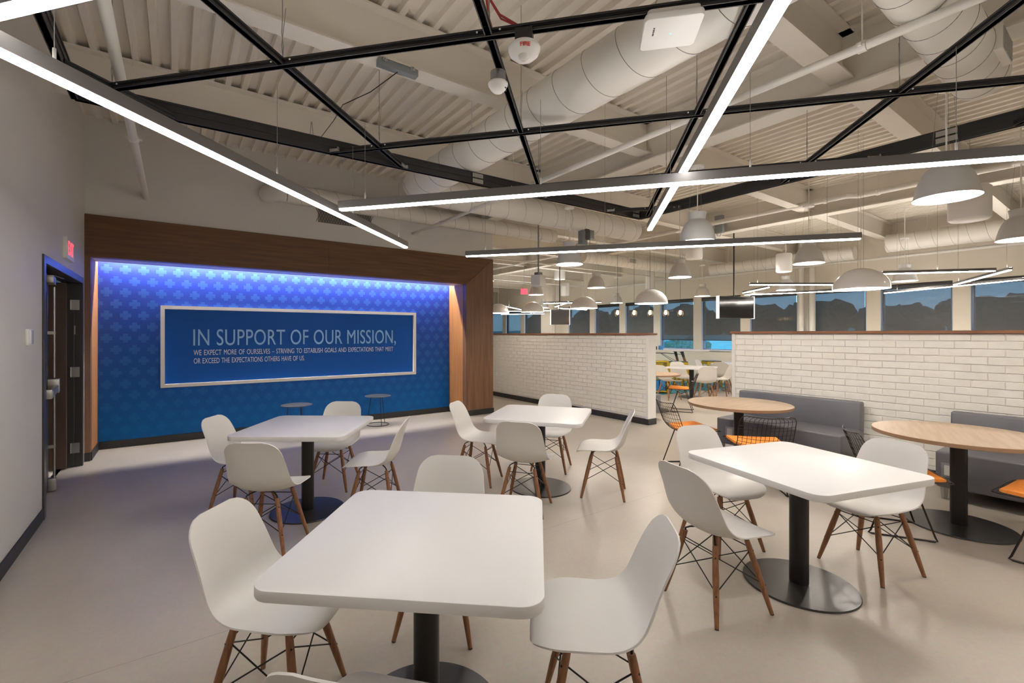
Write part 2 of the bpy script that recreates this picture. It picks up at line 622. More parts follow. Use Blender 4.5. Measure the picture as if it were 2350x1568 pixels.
def ibeam(p, q, depth, width, top):
    """Wide-flange beam: two flanges and a web between plan points p and q."""
    tf, tw = 0.016, 0.012
    b = MB()
    (x0, y0), (x1, y1) = p, q
    b.bar((x0, y0, top - tf / 2), (x1, y1, top - tf / 2), width, tf)
    b.bar((x0, y0, top - depth + tf / 2), (x1, y1, top - depth + tf / 2), width, tf)
    b.bar((x0, y0, top - depth / 2), (x1, y1, top - depth / 2), tw, depth - 2 * tf)
    return b


GX = [4.80, 9.42]
for gx in GX:
    struct(ibeam((gx, YN), (gx, YE), 0.50, 0.24, ZD - 0.001).build('ceiling_beam', M['beam']))
bays = [(XL, GX[0] - 0.02), (GX[0] + 0.02, GX[1] - 0.02), (GX[1] + 0.02, XW)]
for k, y in enumerate([-2.45, -0.45, 1.55, 3.56, 5.57, 9.6, 11.6, 13.6, 15.6, 17.6, 19.6]):
    for j, (a, c) in enumerate(bays):
        if j == 0 and y > 7:
            continue
        struct(ibeam((a, y), (c, y), 0.40, 0.18, ZD - 0.001).build('ceiling_beam', M['beam']))
for j, (a, c) in enumerate(bays):
    if j > 0:
        struct(ibeam((a, 7.6), (c, 7.6), 0.40, 0.18, ZD - 0.001).build('ceiling_beam', M['beam']))

# ================================================================== wood surround and the blue wall
sur = thing('wall_surround', 'dark brown wood portal framing the blue wall with a lit cove', 'wood surround', (XL, YF, 0))
OT = 2.455           # top of the opening
LX0, LX1 = XL + 0.055, 4.44
b = MB()
b.prism([(XL, 0), (XL + 0.001, 0), (XL + 0.001, 0.001)], 0, 0.001)
b = MB()


def quad_panel(pts, y0, y1):
    """A panel in the XZ plane from y0 (front) to y1, pts counter-clockwise."""
    n_ = len(pts)
    vs_ = [(px, y0, pz) for px, pz in pts] + [(px, y1, pz) for px, pz in pts]
    fs_ = [tuple(range(n_)), tuple(range(n_, 2 * n_))[::-1]] + [(i, (i + 1) % n_, n_ + (i + 1) % n_, n_ + i) for i in range(n_)]
    return MB().add(vs_, fs_)


def local(mb, root):
    l = root.location
    mb.v = [(x - l.x, y - l.y, z - l.z) for x, y, z in mb.v]
    return mb


g = 0.003
XM = 1.95            # joint in the header
local(quad_panel([(XL, OT + 0.001), (LX0, OT), (XM - g, OT), (XM - g, 2.965), (XL, 2.965)], YF - 0.02, YF + 0.10), sur).build('header_panel', M['wood_h'], sur)
local(quad_panel([(XM, OT), (LX1, OT), (BX1 - g, 2.965 - g), (BX1 - g, 2.965), (XM, 2.965)], YF - 0.02, YF + 0.10), sur).build('header_panel', M['wood_h'], sur)
local(quad_panel([(LX1 + g, 0.10), (BX1, 0.10), (BX1, 2.96), (LX1 + g, OT - g)], YF - 0.02, YF + 0.10), sur).build('side_panel', M['wood_v'], sur)
local(quad_panel([(XL, 0.10), (LX0, 0.10), (LX0, OT), (XL, OT)], YF - 0.02, YF + 0.10), sur).build('side_panel', M['wood_v'], sur)
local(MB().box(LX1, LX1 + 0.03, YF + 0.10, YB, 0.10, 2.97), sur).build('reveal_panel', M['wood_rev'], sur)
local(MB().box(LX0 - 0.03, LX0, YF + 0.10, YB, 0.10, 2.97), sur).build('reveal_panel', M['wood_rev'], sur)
local(MB().box(BX1 - 0.03, BX1 + 0.0, YF + 0.10, YB + 0.12, 0.10, 2.96), sur).build('end_panel', M['wood_v'], sur)
YS = 7.70            # back edge of the soffit: the slot of the cove is behind it
so = local(MB().box(LX0, LX1, YF + 0.10, YS, OT + 0.0, OT + 0.03), sur).build('soffit', M['white_paint'], sur)
tag(so, 'white soffit')
local(MB().box(LX0, LX1, YS - 0.02, YS, OT + 0.03, 2.96), sur).build('cove_lip', M['white_paint'], sur)
cv = local(MB().box(LX0 + 0.02, LX1 - 0.02, YB - 0.10, YB - 0.08, 2.655, 2.675), sur).build('cove_light', M['cove'], sur)
tag(cv, 'glowing white light strip')
b = MB()
b.box(LX0, LX0 + 0.012, YF + 0.0, YB, 0, 0.10)
b.box(LX1 - 0.012, LX1, YF + 0.0, YB, 0, 0.10)
b.box(LX1 - 0.012, BX1 + 0.012, YF - 0.034, YF - 0.02, 0, 0.10)
b.box(LX1 - 0.012, BX1, YF - 0.02, YF + 0.1, 0, 0.10)
b.box(XL, LX0, YF - 0.034, YF + 0.1, 0, 0.10)
local(b, sur).build('plinth', M['base_dark'], sur)

bw = MB().box(LX0, LX1, YB, YB + 0.11, 0.0, 2.97).build('wall_blue', M['cross'])
struct(bw)
struct(MB().box(LX0 + 0.012, LX1 - 0.012, YB - 0.012, YB, 0, 0.10).build('baseboard_front', M['base_dark'], bevel=0.003, bseg=1))

# framed lettering on the blue wall
SX0, SX1, SZ0, SZ1 = -0.175, 3.70, 0.773, 1.922
sg = thing('wall_sign', 'large white framed mission statement lettered on the blue wall', 'sign', ((SX0 + SX1) / 2, YB, (SZ0 + SZ1) / 2))
wb, dp = 0.048, 0.055
b = MB()
for x0, x1, z0, z1 in ((SX0, SX1, SZ1 - wb, SZ1), (SX0, SX1, SZ0, SZ0 + wb), (SX0, SX0 + wb, SZ0 + wb, SZ1 - wb), (SX1 - wb, SX1, SZ0 + wb, SZ1 - wb)):
    b.box(x0, x1, YB - dp, YB, z0, z1)
local(b, sg).build('frame', M['frame_white'], sg)
local(MB().box(SX0 + wb, SX1 - wb, YB - 0.006, YB - 0.001, SZ0 + wb, SZ1 - wb), sg).build('panel', M['panel_blue'], sg)


def text_mesh(txt, ext=0.0, bold=0.0, spacing=1.0, word=1.0):
    c = bpy.data.curves.new('lettering', 'FONT')
    c.body = txt
    c.extrude = ext
    c.offset = bold
    c.space_character = spacing
    c.space_word = word
    c.resolution_u = 6
    o = bpy.data.objects.new('lettering', c)
    SC.collection.objects.link(o)
    dg = bpy.context.evaluated_depsgraph_get()
    dg.update()
    me = bpy.data.meshes.new_from_object(o.evaluated_get(dg))
    bpy.data.objects.remove(o)
    bpy.data.curves.remove(c)
    return me


def lettering(txt, x0, x1, z0, z1, y, m, parent, name='lettering', **kw):
    """Text fitted to the box x0..x1, z0..z1 (cap height from a capital E), standing on a plane facing -Y at y."""
    me = text_mesh(txt, **kw)
    xs = [v.co.x for v in me.vertices]
    cap = text_mesh('E')
    h = max(v.co.y for v in cap.vertices)
    bpy.data.meshes.remove(cap)
    mn, mxx = min(xs), max(xs)
    sx, sz = (x1 - x0) / (mxx - mn), (z1 - z0) / h
    l = parent.location
    zs = max(v.co.z for v in me.vertices)
    for v in me.vertices:
        v.co = (x0 + (v.co.x - mn) * sx - l.x, y - v.co.z - zs - l.y, z0 + v.co.y * sz - l.z)
    for p in me.polygons:
        p.use_smooth = False
    me.materials.clear()
    me.materials.append(m)
    o = bpy.data.objects.new(name, me)
    SC.collection.objects.link(o)
    o.parent = parent
    return o


tag(lettering('IN SUPPORT OF OUR MISSION,', 0.208, 3.312, 1.358, 1.593, YB - 0.006, M['text_blue'], sg, ext=0.006, bold=0.0, spacing=1.04), 'tall pale blue headline')
tag(lettering('WE EXPECT MORE OF OURSELVES \u2013 STRIVING TO ESTABLISH GOALS AND EXPECTATIONS THAT MEET', 0.212, 3.264, 1.217, 1.292, YB - 0.006, M['text_white'], sg, ext=0.001, word=1.5), 'small white line of text')
tag(lettering('OR EXCEED THE EXPECTATIONS OTHERS HAVE OF US.', 0.214, 1.733, 1.096, 1.171, YB - 0.006, M['text_white'], sg, ext=0.001, word=1.25), 'small white line of text')

# ================================================================== door in the left wall
dr = thing('door_1', 'dark steel double door with push bar beside the blue wall', 'door', (XL, (DY0 + DY1) / 2, 0))
dr['kind'] = 'structure'
b = MB()
for y0, y1, z0, z1 in ((DY0 - 0.05, DY0 + 0.02, 0, DH + 0.05), (DY1 - 0.02, DY1 + 0.05, 0, DH + 0.05), (DY0 + 0.02, DY1 - 0.02, DH - 0.02, DH + 0.05)):
    b.box(XL - 0.17, XL + 0.014, y0, y1, z0, z1)
b.box(XL - 0.17, XL - 0.06, DY1 - 0.035, DY1 - 0.02, 0, DH - 0.02)
local(b, dr).build('door_frame', M['door_dark'], dr, bevel=0.003, bseg=1)
# near leaf, pushed slightly outward: built along +Y from its hinge, then turned
a1 = radians(6.0)
LW = 0.90
lf = MB()
lf.box(-0.045, 0, 0.01, 0.14, 0.01, DH - 0.03)
lf.box(-0.045, 0, LW - 0.16, LW, 0.01, DH - 0.03)
lf.box(-0.045, 0, 0.14, LW - 0.16, 0.01, 0.98)
lf.box(-0.045, 0, 0.14, LW - 0.16, 1.92, DH - 0.03)
leaf = lf.build('door_leaf', M['door_dark'], dr, bevel=0.003, bseg=1)
leaf.location = (0 - 0.03, DY0 + 0.022 - dr.location.y, 0)
leaf.rotation_euler = (0, 0, a1)
MB().box(-0.030, -0.015, 0.14, LW - 0.16, 0.98, 1.92).build('door_lite', M['yellow_glass'], leaf)
b = MB()
b.tube([(0.045, LW - 0.07, 0.12), (0.045, LW - 0.07, 0.96)], 0.009)
b.tube([(0.045, LW - 0.07, 1.10), (0.045, LW - 0.07, 1.98)], 0.009)
for z in (0.42, 1.52):
    b.box(0, 0.055, LW - 0.085, LW - 0.055, z, z + 0.03)
tag(b.build('latch_rod', M['steel'], leaf, smooth=True), 'steel vertical latch rod')
b = MB()
b.box(0.0, 0.075, 0.08, 0.15, 0.97, 1.05)
b.box(0.045, 0.080, 0.10, LW - 0.04, 0.975, 1.035)
b.box(0.0, 0.085, LW - 0.13, LW - 0.03, 0.955, 1.09)
b.build('push_bar', M['steel'], leaf, bevel=0.006)
MB().box(0.0, 0.06, LW - 0.11, LW - 0.03, 0.012, 0.13).build('bottom_latch', M['steel'], leaf, bevel=0.006)
b = MB()
b.box(0.0, 0.06, LW - 0.40, LW - 0.08, DH - 0.135, DH - 0.065)
b.bar((0.05, LW - 0.22, DH - 0.055), (0.10, LW + 0.10, DH - 0.050), 0.022, 0.008)
b.build('closer', M['steel'], leaf, bevel=0.004)
# far leaf, swung open into the corridor
lf2 = MB().box(-LW, 0, -0.045, 0, 0.01, DH - 0.03).build('door_leaf', M['door_brown'], dr, bevel=0.003, bseg=1)
lf2.location = (-0.115, DY1 - 0.06 - dr.location.y, 0)
for z in (0.16, 1.03, 1.80):
    b = MB()
    b.box(-0.085, -0.012, -0.020, -0.0145, z, z + 0.115)
    b.tube([(-0.088, -0.024, z), (-0.088, -0.024, z + 0.115)], 0.007)
    h = b.build('hinge', M['steel'], dr)
    h.location = (0.0, DY1 - 0.02 - dr.location.y, 0)
    b = None
MB().box(-0.075, -0.05, DY1 - 0.024 - dr.location.y, DY1 - 0.0195 - dr.location.y, 1.52, 1.62).build('strike_plate', M['steel'], dr)

# exit sign above the door, switch plate on the wall
ex = thing('exit_sign', 'white exit sign with red glowing letters above the door', 'exit sign', (XL, 6.14, 2.27))
MB().box(0, 0.035, -0.17, 0.20, -0.01, 0.20).build('body', M['white_paint'], ex, bevel=0.006)
me_o = lettering('EXIT', -0.12, 0.16, 0.035, 0.165, -0.0355, M['red_led'], thing('tmp_holder', None, None), name='letters', bold=0.02)
hold = me_o.parent
me_o.parent = ex
me_o.rotation_euler = (0, 0, pi / 2)
me_o.location = (0, 0.0, 0.0)
bpy.data.objects.remove(hold)
sw = thing('switch_plate', 'small white card reader plate on the left wall', 'wall plate', (XL, 4.70, 1.50))
MB().box(0, 0.018, -0.055, 0.055, -0.06, 0.06).build('plate', M['white_paint'], sw, bevel=0.004)
MB().box(0.018, 0.026, -0.045, 0.045, -0.052, 0.052).build('cover', M['gloss_white'], sw, bevel=0.004)

# ================================================================== white brick half walls
CH = 0.0768


def brick_wall(name, y0, y1, zt, th, cap_lbl, endcaps):
    root = thing(name, cap_lbl, 'half wall', (XB, (y0 + y1) / 2, 0))
    root['kind'] = 'structure'
    core = MB().box(XB + 0.012, XB + th, y0 + 0.002, y1, 0, zt - 0.03)
    local(core, root).build('wall_core', M['plaster'], root)
    bb = MB()
    rnd = random.Random(name)
    z = zt - 0.032 - CH * 0.85
    row = 0
    top = zt - 0.032
    L, gp = 0.2300, 0.006
    ya, yb = y0 + 0.0, y1
    zt_row = top
    while zt_row > 0.13:
        zb_row = max(zt_row - CH, 0.10)
        off = (row % 2) * L / 2
        y = ya - off
        while y < yb:
            p, q = max(y, ya), min(y + L, yb)
            if q - p > 0.03:
                d = rnd.uniform(-0.002, 0.002)
                c = 0.0035
                za, zb = zb_row + gp / 2, zt_row - gp / 2
                pa, qa = p + 0.0012, q - 0.0012
                xf, xb_ = XB + d + 0.004, XB + 0.013
                jit = lambda: rnd.uniform(-0.0016, 0.0016)
                vs_ = [(xb_, pa, za), (xb_, qa, za), (xb_, qa, zb), (xb_, pa, zb),
                       (xf, pa + c, za + c + jit()), (xf + jit(), qa - c, za + c + jit()), (xf, qa - c, zb - c + jit()), (xf + jit(), pa + c, zb - c + jit())]
                bb.add(vs_, [(4, 7, 6, 5), (0, 4, 5, 1), (1, 5, 6, 2), (2, 6, 7, 3), (3, 7, 4, 0)])
            y += L
        zt_row -= CH
        row += 1
    o = local(bb, root).build('brick_face', M['brick'], root)
    cp = MB().box(XB - 0.022, XB + th + 0.02, y0 - 0.02, y1 + 0.02, zt - 0.032, zt)
    tag(local(cp, root).build('cap', M['cap_wood'], root, bevel=0.003, bseg=1), 'brown wooden cap')
    bs = MB().box(XB - 0.010, XB + th + 0.01, y0 - 0.010, y1, 0, 0.10)
    local(bs, root).build('base_strip', M['base_dark'], root)
    for ye, s in endcaps:
        e = MB().box(XB - 0.006, XB + th + 0.006, min(ye, ye + s * 0.045), max(ye, ye + s * 0.045), 0.10, zt - 0.032)
        local(e, root).build('end_trim', M['plaster'], root)
    return root


brick_wall('wall_brick', 4.80, 15.0, 1.540, 0.20, 'white painted brick half wall behind the middle white table', [(4.80, 1)])
brick_wall('wall_brick', YN + 0.1, 3.405, 1.560, 0.20, 'white painted brick half wall behind the grey benches', [(3.405, -1)])

# ================================================================== suspended black channel frame
ZT, ZB = 3.10, 0.124
FX0, FX1, FY0, FY1 = -0.56, 5.27, -1.4, 4.12
fr = thing('suspended_channel_frame', 'black steel channel grid hung below the roof deck', 'ceiling grid', (0, 0, ZT))
ch_s = 0.041


def channel(p, q, w_, h_, z0):
    """A slotted channel: a bar with a narrow groove along both sides."""
    b_ = MB()
    b_.bar((p[0], p[1], z0 + h_ / 2), (q[0], q[1], z0 + h_ / 2), w_ - 0.012, h_)
    for c_, hh in ((0.006, 0.012), (h_ / 2, 0.010 if h_ > 0.06 else 0.001), (h_ - 0.006, 0.012)):
        b_.bar((p[0], p[1], z0 + c_), (q[0], q[1], z0 + c_), w_, hh)
    return b_


for p, q in (((FX0, FY1), (FX1, FY1 - 0.10)), ((FX0 - 0.0, FY0), (FX0 - 0.0, FY1)), ((FX1, FY0), (FX1, FY1 - 0.10)), ((FX0, FY0), (FX1, FY0))):
    channel(p, q, ch_s, ZB, 0.0).build('outer_beam', M['frame_black'], fr)
# diagonal bars: family one runs towards -45 degrees, family two towards +45
famA = [((-0.56, 2.22), (1.90, -0.35)), ((-0.52, 4.02), (3.20, 0.08)), ((1.11, 4.11), (5.21, -0.45)), ((2.97, 4.09), (5.24, 1.40)), ((4.60, 4.05), (5.24, 3.38))]
famB = [((-0.55, 3.65), (-0.02, 4.10)), ((-0.54, 1.95), (1.80, 4.09)), ((-0.53, 0.20), (3.52, 4.05)), ((0.40, -0.68), (5.20, 3.86)), ((2.20, -0.72), (5.25, 2.22)), ((3.9, -0.75), (5.25, 0.60))]
for p, q in famA:
    channel(p, q, ch_s, ch_s, 0.0).build('cross_bar', M['frame_black'], fr)
for p, q in famB:
    channel(p, q, ch_s, ch_s, 0.0025).build('cross_bar', M['frame_black'], fr)


def crossing(a, c):
    (x1, y1), (x2, y2) = a
    (x3, y3), (x4, y4) = c
    d = (x1 - x2) * (y3 - y4) - (y1 - y2) * (x3 - x4)
    t = ((x1 - x3) * (y3 - y4) - (y1 - y3) * (x3 - x4)) / d
    u = ((x1 - x3) * (y1 - y2) - (y1 - y3) * (x1 - x2)) / d
    if 0 <= t <= 1 and 0 <= u <= 1:
        return (x1 + t * (x2 - x1), y1 + t * (y2 - y1))


hang = []
bolts = MB()
for a in famA:
    d = Vector((a[1][0] - a[0][0], a[1][1] - a[0][1], 0)).normalized()
    nrm = Vector((-d.y, d.x, 0))
    if nrm.dot(Vector((0, -1, 0))) < 0:
        nrm = -nrm
    for c in famB:
        x = crossing(a, c)
        if x:
            hang.append(x)
            for s in (-0.062, 0.062):
                bolts = MB()
                p = Vector((x[0], x[1], 0.026)) + d * s + nrm * (ch_s / 2)
                bolts.lathe([(0.0055, -0.002), (0.0055, 0.002)], 8)
                nv = 16
                for i in range(len(bolts.v) - nv, len(bolts.v)):
                    v = Vector(bolts.v[i])
                    bolts.v[i] = tuple(p + d * v.x + Vector((0, 0, 1)) * v.y + nrm * v.z)
                bolts.build('screw', M['white_paint'], fr)
for i, (x, y) in enumerate(hang):
    zt_ = ZD - ZT
    b = MB().tube([(x, y, 0.04), (x + 0.004, y, 0.12), (x - 0.004, y + 0.003, 0.2), (x, y, 0.3), (x, y, zt_)], 0.0028, 5)
    b.tube([(x + 0.002, y, 0.05), (x - 0.005, y, 0.13), (x + 0.005, y, 0.22), (x + 0.02, y + 0.01, 0.36)], 0.0022, 5)
    b.build('hanger_wire', M['cable'], fr)
for (x, y, rz) in ((2.62, FY1 - 0.055, 0), (FX1, 0.98, 90), (FX0, 3.0, 90), (FX1 - 0.12, FY1 - 0.10, 0)):
    b = MB()
    for z in (0.012, 0.070):
        b.box(-0.065, 0.065, -0.026, -0.021, z, z + 0.042)
        b.box(-0.065, 0.065, 0.021, 0.026, z, z + 0.042)
        for s in (-0.042, 0.0, 0.042):
            b.box(s - 0.006, s + 0.006, -0.031, -0.026, z + 0.015, z + 0.027)
            b.box(s - 0.006, s + 0.006, 0.026, 0.031, z + 0.015, z + 0.027)
    o = b.build('splice_plate', M['steel'], fr)
    o.location = (x, y, 0)
    o.rotation_euler = (0, 0, radians(rz))
for p, ang in [((-0.49, 3.98), -45), ((1.15, 4.05), -45), ((1.76, 4.05), 45), ((3.01, 4.03), -45), ((3.48, 4.0), 45), ((4.64, 4.0), -45), ((5.20, 1.46), -45), ((5.20, 3.45), -45), ((5.18, 2.16), 45)]:
    b = MB().box(-0.045, 0.045, -0.026, -0.021, 0.008, 0.032)
    b.box(-0.02, 0.0, -0.034, -0.026, 0.013, 0.027)
    b.box(0.04, 0.046, -0.05, -0.021, 0.006, 0.036)
    o = b.build('angle_bracket', M['steel'], fr)
    o.location = (p[0], p[1], 0)
    o.rotation_euler = (0, 0, radians(ang))


# ================================================================== linear lamps
def linear_lamp(p, q, z, label, ups, group='black linear pendant lamps', w_=0.052, h_=0.068):
    p, q = Vector((*p, 0)), Vector((*q, 0))
    c = (p + q) / 2
    d = q - p
    L = d.length
    rt = thing('linear_pendant_lamp', label, 'lamp', (c.x, c.y, z), math.atan2(d.y, d.x), group)
    hb = MB().box(-L / 2, L / 2, -w_ / 2, w_ / 2, 0.012, h_ - 0.008)
    for s_ in (-1, 1):
        hb.box(-L / 2, L / 2, s_ * w_ / 2 - (0.005 if s_ > 0 else 0), s_ * w_ / 2 + (0.005 if s_ < 0 else 0), h_ - 0.0085, h_)
    hb.build('housing', M['lamp_grey'], rt)
    MB().box(-L / 2 + 0.008, L / 2 - 0.008, -w_ / 2 + 0.005, w_ / 2 - 0.005, 0.0, 0.012).build('diffuser', M['led' if h_ > 0.06 else 'led_thin'], rt)
    if True:  # strip on top is added to brighten the ceiling, hidden from below
        MB().box(-L / 2 + 0.008, L / 2 - 0.008, -w_ / 2 + 0.007, w_ / 2 - 0.007, h_ - 0.008, h_ - 0.006).build('added_uplight', M['led_up_added' if h_ > 0.06 else 'led_thin_up_added'], rt)
    for s, top in ups:
        x = (s - 0.5) * L
        b = MB().tube([(x, 0, h_), (x, 0, h_ + 0.05)], 0.006, 6)
        b.tube([(x, 0, h_ + 0.05), (x, 0, top - z)], 0.0016, 5)
        b.build('suspension_cable', M['cable'], rt)
    return rt


linear_lamp((-0.83, 1.85), (2.061, 4.611), 2.455, 'long black linear lamp slanting down from the upper left past the brown wood header', [(0.16, ZT), (0.47, ZT), (0.71, ZT), (0.95, ZT)])
linear_lamp((0.78, -0.08), (3.92, 2.88), 2.56, 'long linear lamp running overhead towards the frame corner, crossing above another lamp', [(0.1, ZT), (0.72, ZT), (0.93, ZT)])
linear_lamp((1.022, 3.493), (3.80, 0.30), 2.455, 'long linear lamp crossing below the overhead lamp, reaching the right edge', [(0.05, ZT), (0.36, ZT), (0.66, ZT), (0.9, ZT)])
linear_lamp((2.889, 4.723), (5.563, 1.649), 2.455, 'linear lamp hanging lowest, from the wood portal across to the grey bell pendants', [(0.06, ZT), (0.40, ZD), (0.93, ZT)])
linear_lamp((-0.72, 2.41), (0.35, 1.20), 2.56, 'linear lamp of which only the end shows in the top left corner', [(0.1, ZT), (0.6, ZT)])
linear_lamp((1.4, -2.9), (4.1, -0.6), 2.455, 'added linear lamp behind the camera over the near tables', [(0.1, ZT), (0.9, ZT)])  # unseen lamp, put in to raise the room's brightness
linear_lamp((2.6, -1.1), (4.9, -2.9), 2.56, 'added linear lamp behind the camera towards the brick half wall', [(0.1, ZT), (0.9, ZT)])  # also unseen, added for more light from behind
# clusters of thin lamps near the windows
TH = dict(w_=0.040, h_=0.05)
gW = 'thin linear lamps near the windows'
linear_lamp((8.69, 4.23), (10.18, 3.21), 2.42, 'thin linear lamp right of the large television, ending behind a white dome', [(0.08, ZD), (0.9, ZD)], gW, **TH)
linear_lamp((10.85, 5.40), (11.55, 3.55), 2.42, 'thin linear lamp overlapping the television screen and two windows', [(0.1, ZD), (0.5, ZD), (0.9, ZD)], gW, **TH)
linear_lamp((11.20, 5.60), (10.30, 4.62), 2.50, 'short slanting linear lamp at the top right corner of the television', [(0.9, ZD)], gW, **TH)
linear_lamp((8.75, 2.33), (9.66, 1.30), 2.42, 'thin linear lamp right of the nearest white dome, highest of the right cluster', [(0.5, ZD)], gW, **TH)
linear_lamp((11.79, 2.10), (9.69, 1.16), 2.42, 'slanting linear lamp in the right cluster, below the highest one', [(0.95, ZD), (0.1, ZD)], gW, **TH)
linear_lamp((12.9, 3.4), (11.6, 1.25), 2.42, 'long thin linear lamp lowest of the right cluster, before the sky blue windows', [(0.12, ZD), (0.6, ZD)], gW, **TH)
gF = 'thin linear lamps at the far end'
linear_lamp((12.3, 17.0), (13.5, 15.4), 2.42, 'lowest thin lamp of the far left cluster, by the wood portal edge', [(0.1, ZD), (0.9, ZD)], gF, **TH)
linear_lamp((8.68, 11.89), (10.45, 13.23), 2.42, 'thin lamp slanting down to the right between two far white domes', [(0.3, ZD)], gF, **TH)
linear_lamp((8.91, 10.2), (10.03, 8.98), 2.42, 'highest thin lamp of the far cluster, passing behind the dome left of the caged bulbs', [(0.9, ZD)], gF, **TH)
linear_lamp((11.3, 12.3), (10.09, 10.38), 2.50, 'thin lamp slanting up to the right above the small far television', [(0.9, ZD)], gF, **TH)
linear_lamp((11.0, 11.8), (12.6, 12.0), 2.42, 'thin lamp slanting down to the right across the small far television', [(0.9, ZD)], gF, **TH)
linear_lamp((10.76, 14.59), (12.12, 13.24), 2.42, 'thin lamp just below the rims of the far white domes', [(0.9, ZD)], gF, **TH)


# ================================================================== pendants
def bell(label, loc, first=[None]):
    if first[0] is None:
        rt = thing('bell_pendant', label, 'pendant lamp', loc, 0, 'grey bell pendants')
        ou = [(0.0, 0.345), (0.085, 0.345), (0.098, 0.342), (0.100, 0.335), (0.092, 0.285), (0.090, 0.262), (0.098, 0.250), (0.125, 0.228), (0.152, 0.185), (0.174, 0.125), (0.190, 0.060), (0.197, 0.015), (0.206, 0.0)]
        iy = [(0.203, 0.0), (0.193, 0.016), (0.186, 0.060), (0.170, 0.123), (0.148, 0.182), (0.120, 0.224), (0.085, 0.240), (0.0, 0.240)]
        MB().lathe(ou, 48, cap=False).build('shade', M['bell_out'], rt, smooth=True, angle=50)
        MB().lathe(iy, 48, cap=False).build('shade_lining', M['bell_in'], rt, smooth=True)
        MB().lathe([(0.0, 0.0), (0.03, 0.006), (0.052, 0.03), (0.058, 0.065), (0.050, 0.10), (0.032, 0.13), (0.030, 0.16), (0.0, 0.16)], 24, (0, 0, 0.062)).build('bulb', M['bulb'], rt, smooth=True)
        b = MB().tube([(0, 0, 0.34), (0.004, 0.0, 0.48), (0.012, 0.004, 0.62), (0.006, 0, 0.76), (0, 0, 0.86)], 0.006, 8)
        tag(b.build('cord', M['cord_white'], rt, smooth=True), 'white power cord')
        b = MB()
        for k in range(3):
            a = 2 * pi * k / 3
            b.tube([(0.09 * cos(a), 0.09 * sin(a), 0.34), (0.05 * cos(a), 0.05 * sin(a), 0.86)], 0.0012, 4)
        b.build('suspension_wire', M['cable'], rt)
        MB().lathe([(0.0, 0.86), (0.07, 0.86), (0.075, 0.865), (0.075, 0.885), (0.0, 0.885)], 32).build('canopy', M['white_paint'], rt, smooth=True)
        b = MB().tube([(0.0, 0, 0.885), (0, 0, ZD - loc[2])], 0.008, 6)
        b.build('stem', M['pipe'], rt)
        first[0] = rt
        return rt
    return dup(first[0], loc, 0, label)


bells = [
    ((5.03, 0.94), 'largest grey bell pendant, nearest, hanging below the black frame at upper right'),
    ((5.03, 3.04), 'grey bell pendant just behind the middle of the lowest long linear lamp'),
    ((5.02, 5.14), 'grey bell pendant left of centre, its neck hidden by the lowest long linear lamp'),
    ((7.93, 0.87), 'grey bell pendant cut by the right picture edge'),
    ((7.96, 3.0), 'grey bell pendant under the right end of the lowest long linear lamp'),
    ((7.90, 5.13), 'grey bell pendant above the two rightmost caged bulbs'),
    ((8.08, 7.39), 'small grey bell pendant directly above the dome left of the caged bulbs'),
    ((8.15, 9.64), 'small grey bell pendant under the hanging white box'),
    ((12.25, 2.90), 'grey bell pendant behind the thin lamp right of the nearest dome'),
    ((12.31, 5.13), 'small grey bell pendant right of the large television'),
    ((12.33, 7.30), 'small grey bell pendant left of the large television'),
    ((12.6, 10.6), 'small grey bell pendant half hidden behind the dome above the caged bulbs'),
    ((12.4, 14.2), 'smallest grey bell pendant above the far television'),
    ((5.15, 7.72), 'grey bell pendant half hidden by the wood portal, upper one'),
    ((8.2, 12.2), 'grey bell pendant half hidden by the wood portal, lower one'),
    ((7.95, -1.25), 'added grey bell pendant beyond the right picture edge, second row'),  # from here on: unseen pendants, added to brighten the far side
    ((12.3, 0.70), 'added grey bell pendant beyond the right picture edge, window row'),
    ((12.3, -1.5), 'added grey bell pendant beyond the right picture edge, farther along the window row'),
    ((5.03, -1.2), 'added grey bell pendant beyond the right picture edge, first row'),
]
for (x, y), lb in bells:
    bell(lb, (x, y, 2.60))


def dome(label, loc, first=[None]):
    if first[0] is None:
        rt = thing('dome_pendant', label, 'pendant lamp', loc, 0, 'white dome pendants')
        R = 0.30
        ou = [(R * sin(radians(a)), 0.27 * cos(radians(a))) for a in range(0, 91, 5)]
        ou[0] = (0.0, 0.27)
        iy = [((R - 0.006) * sin(radians(a)), 0.264 * cos(radians(a))) for a in range(90, -1, -5)]
        iy[-1] = (0.0, 0.264)
        MB().lathe(ou, 56, cap=False).build('shade', M['gloss_white'], rt, smooth=True)
        MB().lathe(iy, 56, cap=False).build('shade_lining', M['bell_in'], rt, smooth=True)
        MB().lathe([(R - 0.006, 0), (R, 0), (R, 0.004), (R - 0.006, 0.004)], 56, closed=True).build('rim', M['white_paint'], rt)
        MB().lathe([(0.0, 0.05), (0.04, 0.06), (0.055, 0.10), (0.04, 0.15), (0.03, 0.19), (0.0, 0.19)], 24).build('bulb', M['bulb'], rt, smooth=True)
        b = MB()
        for s in (-0.10, 0.10):
            b.tube([(s, 0, 0.25), (s * 0.9, 0, ZD - loc[2])], 0.0016, 4)
        b.build('suspension_wire', M['cable'], rt)
        MB().tube([(0, 0, 0.27), (0, 0, ZD - loc[2])], 0.004, 6).build('cord', M['cord_white'], rt)
        first[0] = rt
        return rt
    return dup(first[0], loc, 0, label)


for (x, y), lb in [((7.26, 2.15), 'largest glossy white dome pendant, over the right half wall'),
                   ((7.41, 5.41), 'glossy white dome pendant above the caged bulbs'),
                   ((7.55, 7.27), 'glossy white dome pendant left of the caged bulbs'),
                   ((7.7, 9.25), 'glossy white dome pendant hanging before the red exit light at the far end'),
                   ((7.35, 10.3), 'glossy white dome pendant half hidden by the wood portal')]:
    dome(lb, (x, y, 2.10))


